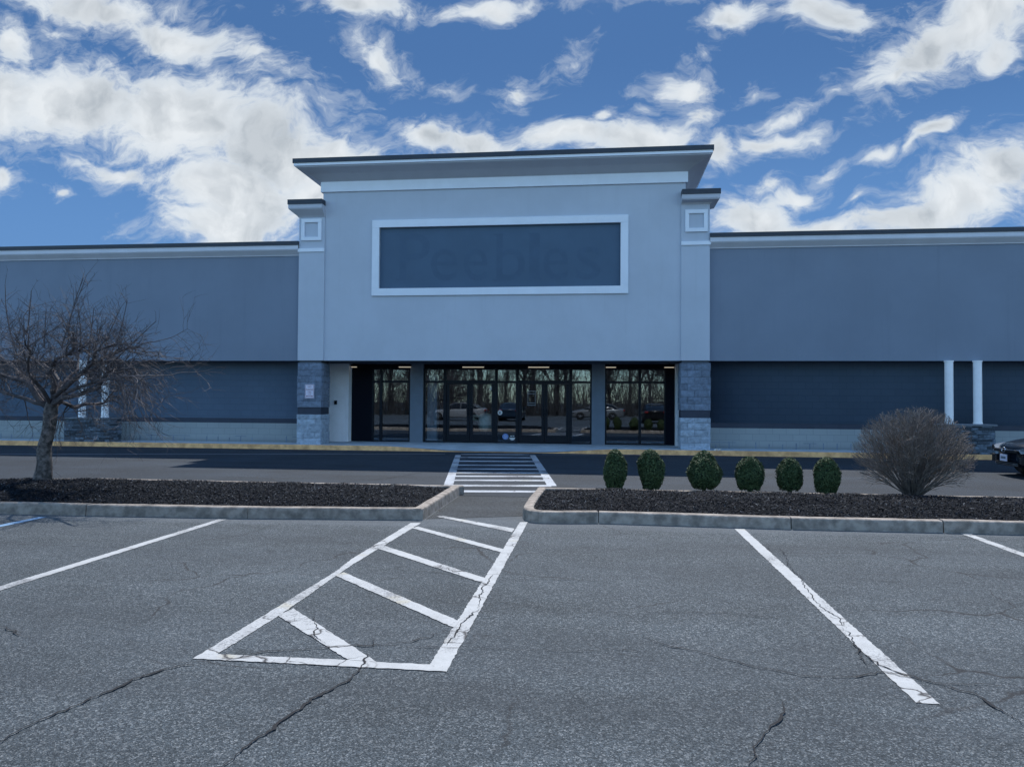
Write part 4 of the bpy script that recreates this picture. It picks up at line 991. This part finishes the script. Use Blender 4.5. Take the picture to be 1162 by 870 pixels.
# ------------------------------------------------------------------ cars
def paint(name, col, r_=.25):
    m = mat(name, col, r_); p = m.node_tree.nodes['Principled BSDF']; p.inputs['Coat Weight'].default_value = .25; p.inputs['Specular IOR Level'].default_value = .3; p.inputs['Coat Roughness'].default_value = .04; return m
def build_car(label, pm, group=None):
    """car heading along local -X, nose at x=0, origin on the ground under the nose"""
    t = empty('car', (0, 0, 0), label, 'car', group)
    stn = [(-.00,.50,.34,.60,.30),(.05,.66,.24,.68,.22),(.16,.78,.20,.74,.20),(.38,.865,.19,.80,.19),(.8,.905,.19,.875,.19),(1.25,.915,.19,.95,.19),(1.9,.92,.19,.98,.19),
           (2.8,.92,.19,1.0,.19),(3.7,.915,.19,1.03,.19),(4.25,.895,.19,1.06,.19),(4.6,.84,.24,1.05,.2),(4.78,.74,.34,.96,.3),(4.83,.60,.42,.86,.4)]
    b = MB(); k = 17
    for (x, w_, zb, zt_, _) in stn:
        H_ = zt_-zb
        half = [(0, zt_), (.45*w_, zt_-.008), (.80*w_, zt_-.035), (.93*w_, zt_-.09*H_-.03), (.985*w_, zt_-.25*H_), (w_, zt_-.45*H_), (.99*w_, zb+.25*H_), (.95*w_, zb+.06), (.86*w_, zb)]
        pr = [(-y, z) for y, z in half[::-1]]+[(y, z) for y, z in half[1:]]
        nose = lambda y: .10*(abs(y)/max(w_, .01))**2.4*(1 if x < .5 else (-1 if x > 4.4 else 0))
        b.v += [(x+nose(y), y, z) for y, z in pr]
    n = len(stn)
    for i in range(n-1):
        for j in range(k-1): b.f.append((i*k+j, (i+1)*k+j, (i+1)*k+j+1, i*k+j+1))
        b.f.append((i*k+k-1, (i+1)*k+k-1, (i+1)*k, i*k))
    b.f.append(tuple(range(k-1, -1, -1))[::-1]); b.f.append(tuple((n-1)*k+j for j in range(k-1, -1, -1)))
    body = b.build('body', pm, t, smooth=True, sub=2)
    # greenhouse
    g = MB(); gs = [(1.28,.74,.93,.94),(1.75,.70,.95,1.22),(2.15,.62,.97,1.41),(2.6,.60,.98,1.455),(3.2,.60,1.0,1.44),(3.65,.62,1.01,1.36),(4.25,.66,1.03,1.07)]
    for (x, wt, zb, zt_) in gs:
        wb = .84; hf = [(0, zt_+.01), (wt*.7, zt_), (wt*.95, zt_-.04 if zt_-zb > .1 else zt_), (wb-(wb-wt)*.4, (zb+zt_)/2), (wb, zb-.04)]
        pr = [(-y, z) for y, z in hf[::-1]]+[(y, z) for y, z in hf[1:]]; g.v += [(x, y, z) for y, z in pr]
    k = 9
    for i in range(len(gs)-1):
        for j in range(k-1): g.f.append((i*k+j, (i+1)*k+j, (i+1)*k+j+1, i*k+j+1))
    g.build('cabin_glass', M['carglass'], t, smooth=True, sub=1)
    rf = MB(); rs = [(2.1,.585,1.405),(2.6,.565,1.46),(3.2,.565,1.446),(3.68,.58,1.35)]
    for (x, w_, z) in rs: rf.v += [(x, -w_, z-.02), (x, -w_*.6, z+.012), (x, 0, z+.022), (x, w_*.6, z+.012), (x, w_, z-.02)]
    for i in range(3):
        for j in range(4): rf.f.append((i*5+j, (i+1)*5+j, (i+1)*5+j+1, i*5+j+1))
    o = rf.build('roof', pm, t, smooth=True, sub=1); sm = o.modifiers.new('so', 'SOLIDIFY'); sm.thickness = .03
    for s_ in (-1, 1):
        for A_, B_, q_ in (((1.35,s_*.80,.95),(2.12,s_*.63,1.40),.03),((2.72,s_*.845,.95),(2.75,s_*.64,1.43),.03),((4.2,s_*.78,1.03),(3.66,s_*.63,1.36),.045)):
            pb = MB(); pb.tube([Vector(A_), Vector(B_)], [q_, q_], 6); pb.build('pillar', pm, t)
        pb = MB(); pb.tube([Vector((1.35,s_*.80,.95)), Vector((2.12,s_*.63,1.40))], [.03,.03], 6); pb.tube([Vector((2.72,s_*.845,.95)), Vector((2.75,s_*.64,1.43))], [.03,.03], 6); pb.tube([Vector((4.2,s_*.78,1.03)), Vector((3.66,s_*.63,1.36))], [.045,.045], 6)
        mb_ = MB(); mb_.box(1.62, 1.76, s_*1.0-.09, s_*1.0+.09, .96, 1.10); mb_.box(1.66, 1.72, s_*.9-.06, s_*.9+.06, .96, 1.0); mb_.build('mirror', pm, t, bevel=.03)
        hl = MB()
        if True:   # headlamp wrapping the corner
            P = [(.055,.50,.60),(.10,.66,.655),(.20,.775,.685),(.42,.862,.715),(.44,.872,.665),(.24,.83,.60),(.13,.74,.55),(.065,.60,.535)]
            hl.v = [(x-.022, s_*(y+.012), z) for x, y, z in P]+[(x+.09, s_*(y-.05), z) for x, y, z in P]; m = len(P)
            hl.f = [(0,1,6,7),(1,2,5,6),(2,3,4,5)]+[(i, (i+1) % m, m+(i+1) % m, m+i) for i in range(m)]
        h_ = hl.build('headlight', M['lamp'], t, bevel=.006)
        rr = MB(); rr.tube([Vector((.11,s_*.72,.615)), Vector((.075,s_*.72,.615))], [.05,.05], 14); rr.build('reflector', M['grille'], h_)
        tl = MB(); tl.box(4.66, 4.80, s_*.66-.13, s_*.66+.13, .78, .92); tl.build('tail_light', M['tail'], t, bevel=.03)
    gr = MB()
    for y in range(-7, 8):
        pass
    gr.box(-.006, .08, -.50, .50, .535, .60); grl = gr.build('grille', M['grille'], t, bevel=.01)
    cb = MB(); cb.tube([Vector((.075,-.60,.60)), Vector((.02,-.5,.598)), Vector((-.014,-.2,.592)), Vector((-.018,0,.59)), Vector((-.014,.2,.592)), Vector((.02,.5,.598)), Vector((.075,.60,.60))], [.011]*7, 6); cb.build('chrome_bar', M['chrome'], grl)
    em = MB(); ring_ = [Vector((-.03, .085*math.cos(a*math.pi/8), .59+.055*math.sin(a*math.pi/8))) for a in range(17)]; em.tube(ring_, [.010]*17, 6); em.build('emblem', M['chrome'], grl, smooth=True)
    lg = MB()
    lg.box(-.002, .12, -.40, .40, .245, .325); lg.box(.06, .16, -.74, -.50, .30, .46); lg.box(.06, .16, .50, .74, .30, .46); lo = lg.build('lower_grille', M['grille'], t, bevel=.01)
    fn = MB()
    for z in (.33, .37, .41, .44):
        for s_ in (-1, 1): fn.tube([Vector((.05,s_*.51,z)), Vector((.075,s_*.63,z)), Vector((.115,s_*.73,z))], [.006]*3, 5)
    for z in (.27, .30): fn.tube([Vector((.03,-.5,z)), Vector((-.014,-.38,z)), Vector((-.018,0,z)), Vector((-.014,.38,z)), Vector((.03,.5,z))], [.006]*5, 5)
    fn.build('grille_slat', M['rim'], lo)
    bw_ = MB(); bw_.box(-.035, -.02, -.15, .15, .34, .49); pl = bw_.build('license_plate', M['signw'], t)
    ph = MB(); ph.box(-.0365, -.0352, -.11, .11, .39, .44); ph.build('plate_characters', M['pier'], pl)
    for wx in (.92, 3.72):
        for s_ in (-1, 1):
            wh = MB(); y0_ = s_*.74; y1_ = s_*.935
            wh.tube([Vector((wx, y0_, .325)), Vector((wx, y0_+s_*.02, .325)), Vector((wx, y1_-s_*.03, .325)), Vector((wx, y1_, .325)), Vector((wx, y1_-s_*.012, .325))], [.29,.325,.325,.30,.21], 28)
            ty = wh.build('wheel', M['tyre'], t, smooth=True)
            rm = MB(); rm.tube([Vector((wx, y1_-s_*.02, .325)), Vector((wx, y1_-s_*.008, .325))], [.20,.19], 20)
            for a in range(5):
                an = a*2*math.pi/5; rm.tube([Vector((wx, y1_-s_*.0, .325)), Vector((wx+.19*math.cos(an), y1_-s_*.004, .325+.19*math.sin(an)))], [.03,.018], 6)
            rm.build('rim', M['rim'], ty)
            ar = MB(); arc = [Vector((wx+.375*math.cos(a*math.pi/12), s_*.90, .315+.375*math.sin(a*math.pi/12))) for a in range(13)]; ar.tube(arc, [.022]*13, 6); ar.build('wheel_arch', pm, t, smooth=True)
            dk = MB(); dk.tube([Vector((wx, s_*.6, .325)), Vector((wx, s_*.924, .325))], [.36,.36], 24); dk.build('wheel_well', M['grille'], t)
    return t
def copy_tree(o, parent=None):
    c = o.copy(); COL.objects.link(c); c.parent = parent
    for ch in o.children: copy_tree(ch, c)
    return c
black = build_car('dark sedan at the right edge on the road, only its nose in view', paint('car_paint_black', (.006, .012, .022), .2))
np_ = G(1141, 540.5); black.location = (np_.x, np_.y+.02, .004); black.rotation_euler.z = R(-2)
CARPOS = black.location.copy()
# cars parked further back in the lot (behind the camera): the shop glass mirrors them
cols = [('white', (.30,.31,.32)), ('dark blue', (.02,.04,.07)), ('silver', (.16,.17,.18)), ('black', (.012,.012,.014)), ('grey', (.10,.11,.12))]
protos = []
for i, (nm, cc) in enumerate(cols):
    c = build_car('%s sedan parked in the lot opposite the entrance, seen mirrored in the shop glass' % nm, paint('car_paint_'+nm.replace(' ', '_'), cc), 'cars parked opposite the store')
    c.location = (-14+i*5.6+(i % 2)*1.1, -9-(i % 3)*3.2, 0); c.rotation_euler.z = R(90 if i % 2 else -90); 
    if i % 2 == 0: c.rotation_euler.z = R(0); 
# bare woodland behind the lot
def wood_tree_mesh(seed, h):
    rng = random.Random(seed); tb = MB(); pts = [Vector((rng.gauss(0,.05)*i, rng.gauss(0,.05)*i, h*.62*i/6)) for i in range(7)]; tb.tube(pts, [.22-.02*i for i in range(7)], 8)
    cb_ = MB(); cfg = dict(seg=.5, wob=.09, up=[.06,.05,.03], sides=[5,3,3], levels=2, kids=[9,6], start=.2, ang=(18,50), len=(.35,.6), taper=.4, rmin=.016)
    for i in range(16):
        f = rng.uniform(.25, 1)*6; j = min(int(f), 5); q = pts[j].lerp(pts[j+1], f-j); a = rng.uniform(0, 6.28); tl = R(rng.uniform(20, 55))
        grow(cb_, q, Vector((math.cos(a)*math.sin(tl), math.sin(a)*math.sin(tl), math.cos(tl))), h*rng.uniform(.25, .42), .07, 0, cfg, rng)
    return tb, cb_
prot = []
for s_ in range(3):
    t = empty('bare_tree', (0,0,0), 'tall leafless tree in the woods across the lot, seen mirrored in the shop glass', 'tree', 'bare woodland trees across the lot')
    a, c = wood_tree_mesh(40+s_, 13); a.build('trunk', M['wood'], t, smooth=True); c.build('crown', M['wood'], t); prot.append(t)
rng = random.Random(3); k = 0
for row in range(3):
    for i in range(17):
        o = prot[k] if k < 3 else copy_tree(prot[k % 3])
        k += 1; o.location = (-40+i*4.4+rng.uniform(-1.4,1.4), -34-row*6+rng.uniform(-2,2), 0); o.rotation_euler.z = rng.uniform(0, 6.28); s_ = rng.uniform(.75, 1.15); o.scale = (s_, s_, s_)
# understorey thicket in front of the woods
b = MB()
for i in range(5200):
    x = rng.uniform(-50, 38); y = rng.uniform(-44, -28); h = rng.uniform(2, 7.5); d = Vector((rng.gauss(0,.25), rng.gauss(0,.25), 1)); p = Vector((x, y, 0))
    b.tube([p, p+d*h*.5, p+d*h+Vector((rng.gauss(0,.3),0,0))], [.03,.02,.008], 3, cap=False)
tag(b.build('undergrowth', M['wood']), kind='stuff')

# small litter on the yellow kerb and the lot
for (x, y, z, lab) in ((816,512.5,.16,'scrap of white litter on the yellow kerb right of the entrance'),):
    p = G(x, y, z); b = MB(); n = 10
    for i in range(3): 
        q = Vector((p.x+random.uniform(-.06,.06), YK+.06, .155)); b.tube([q, q+Vector((.07,.02,.03)), q+Vector((.1,-.02,.05))], [.02,.035,.01], 6)
    tag(b.build('litter', M['litter'], None), lab, 'litter')
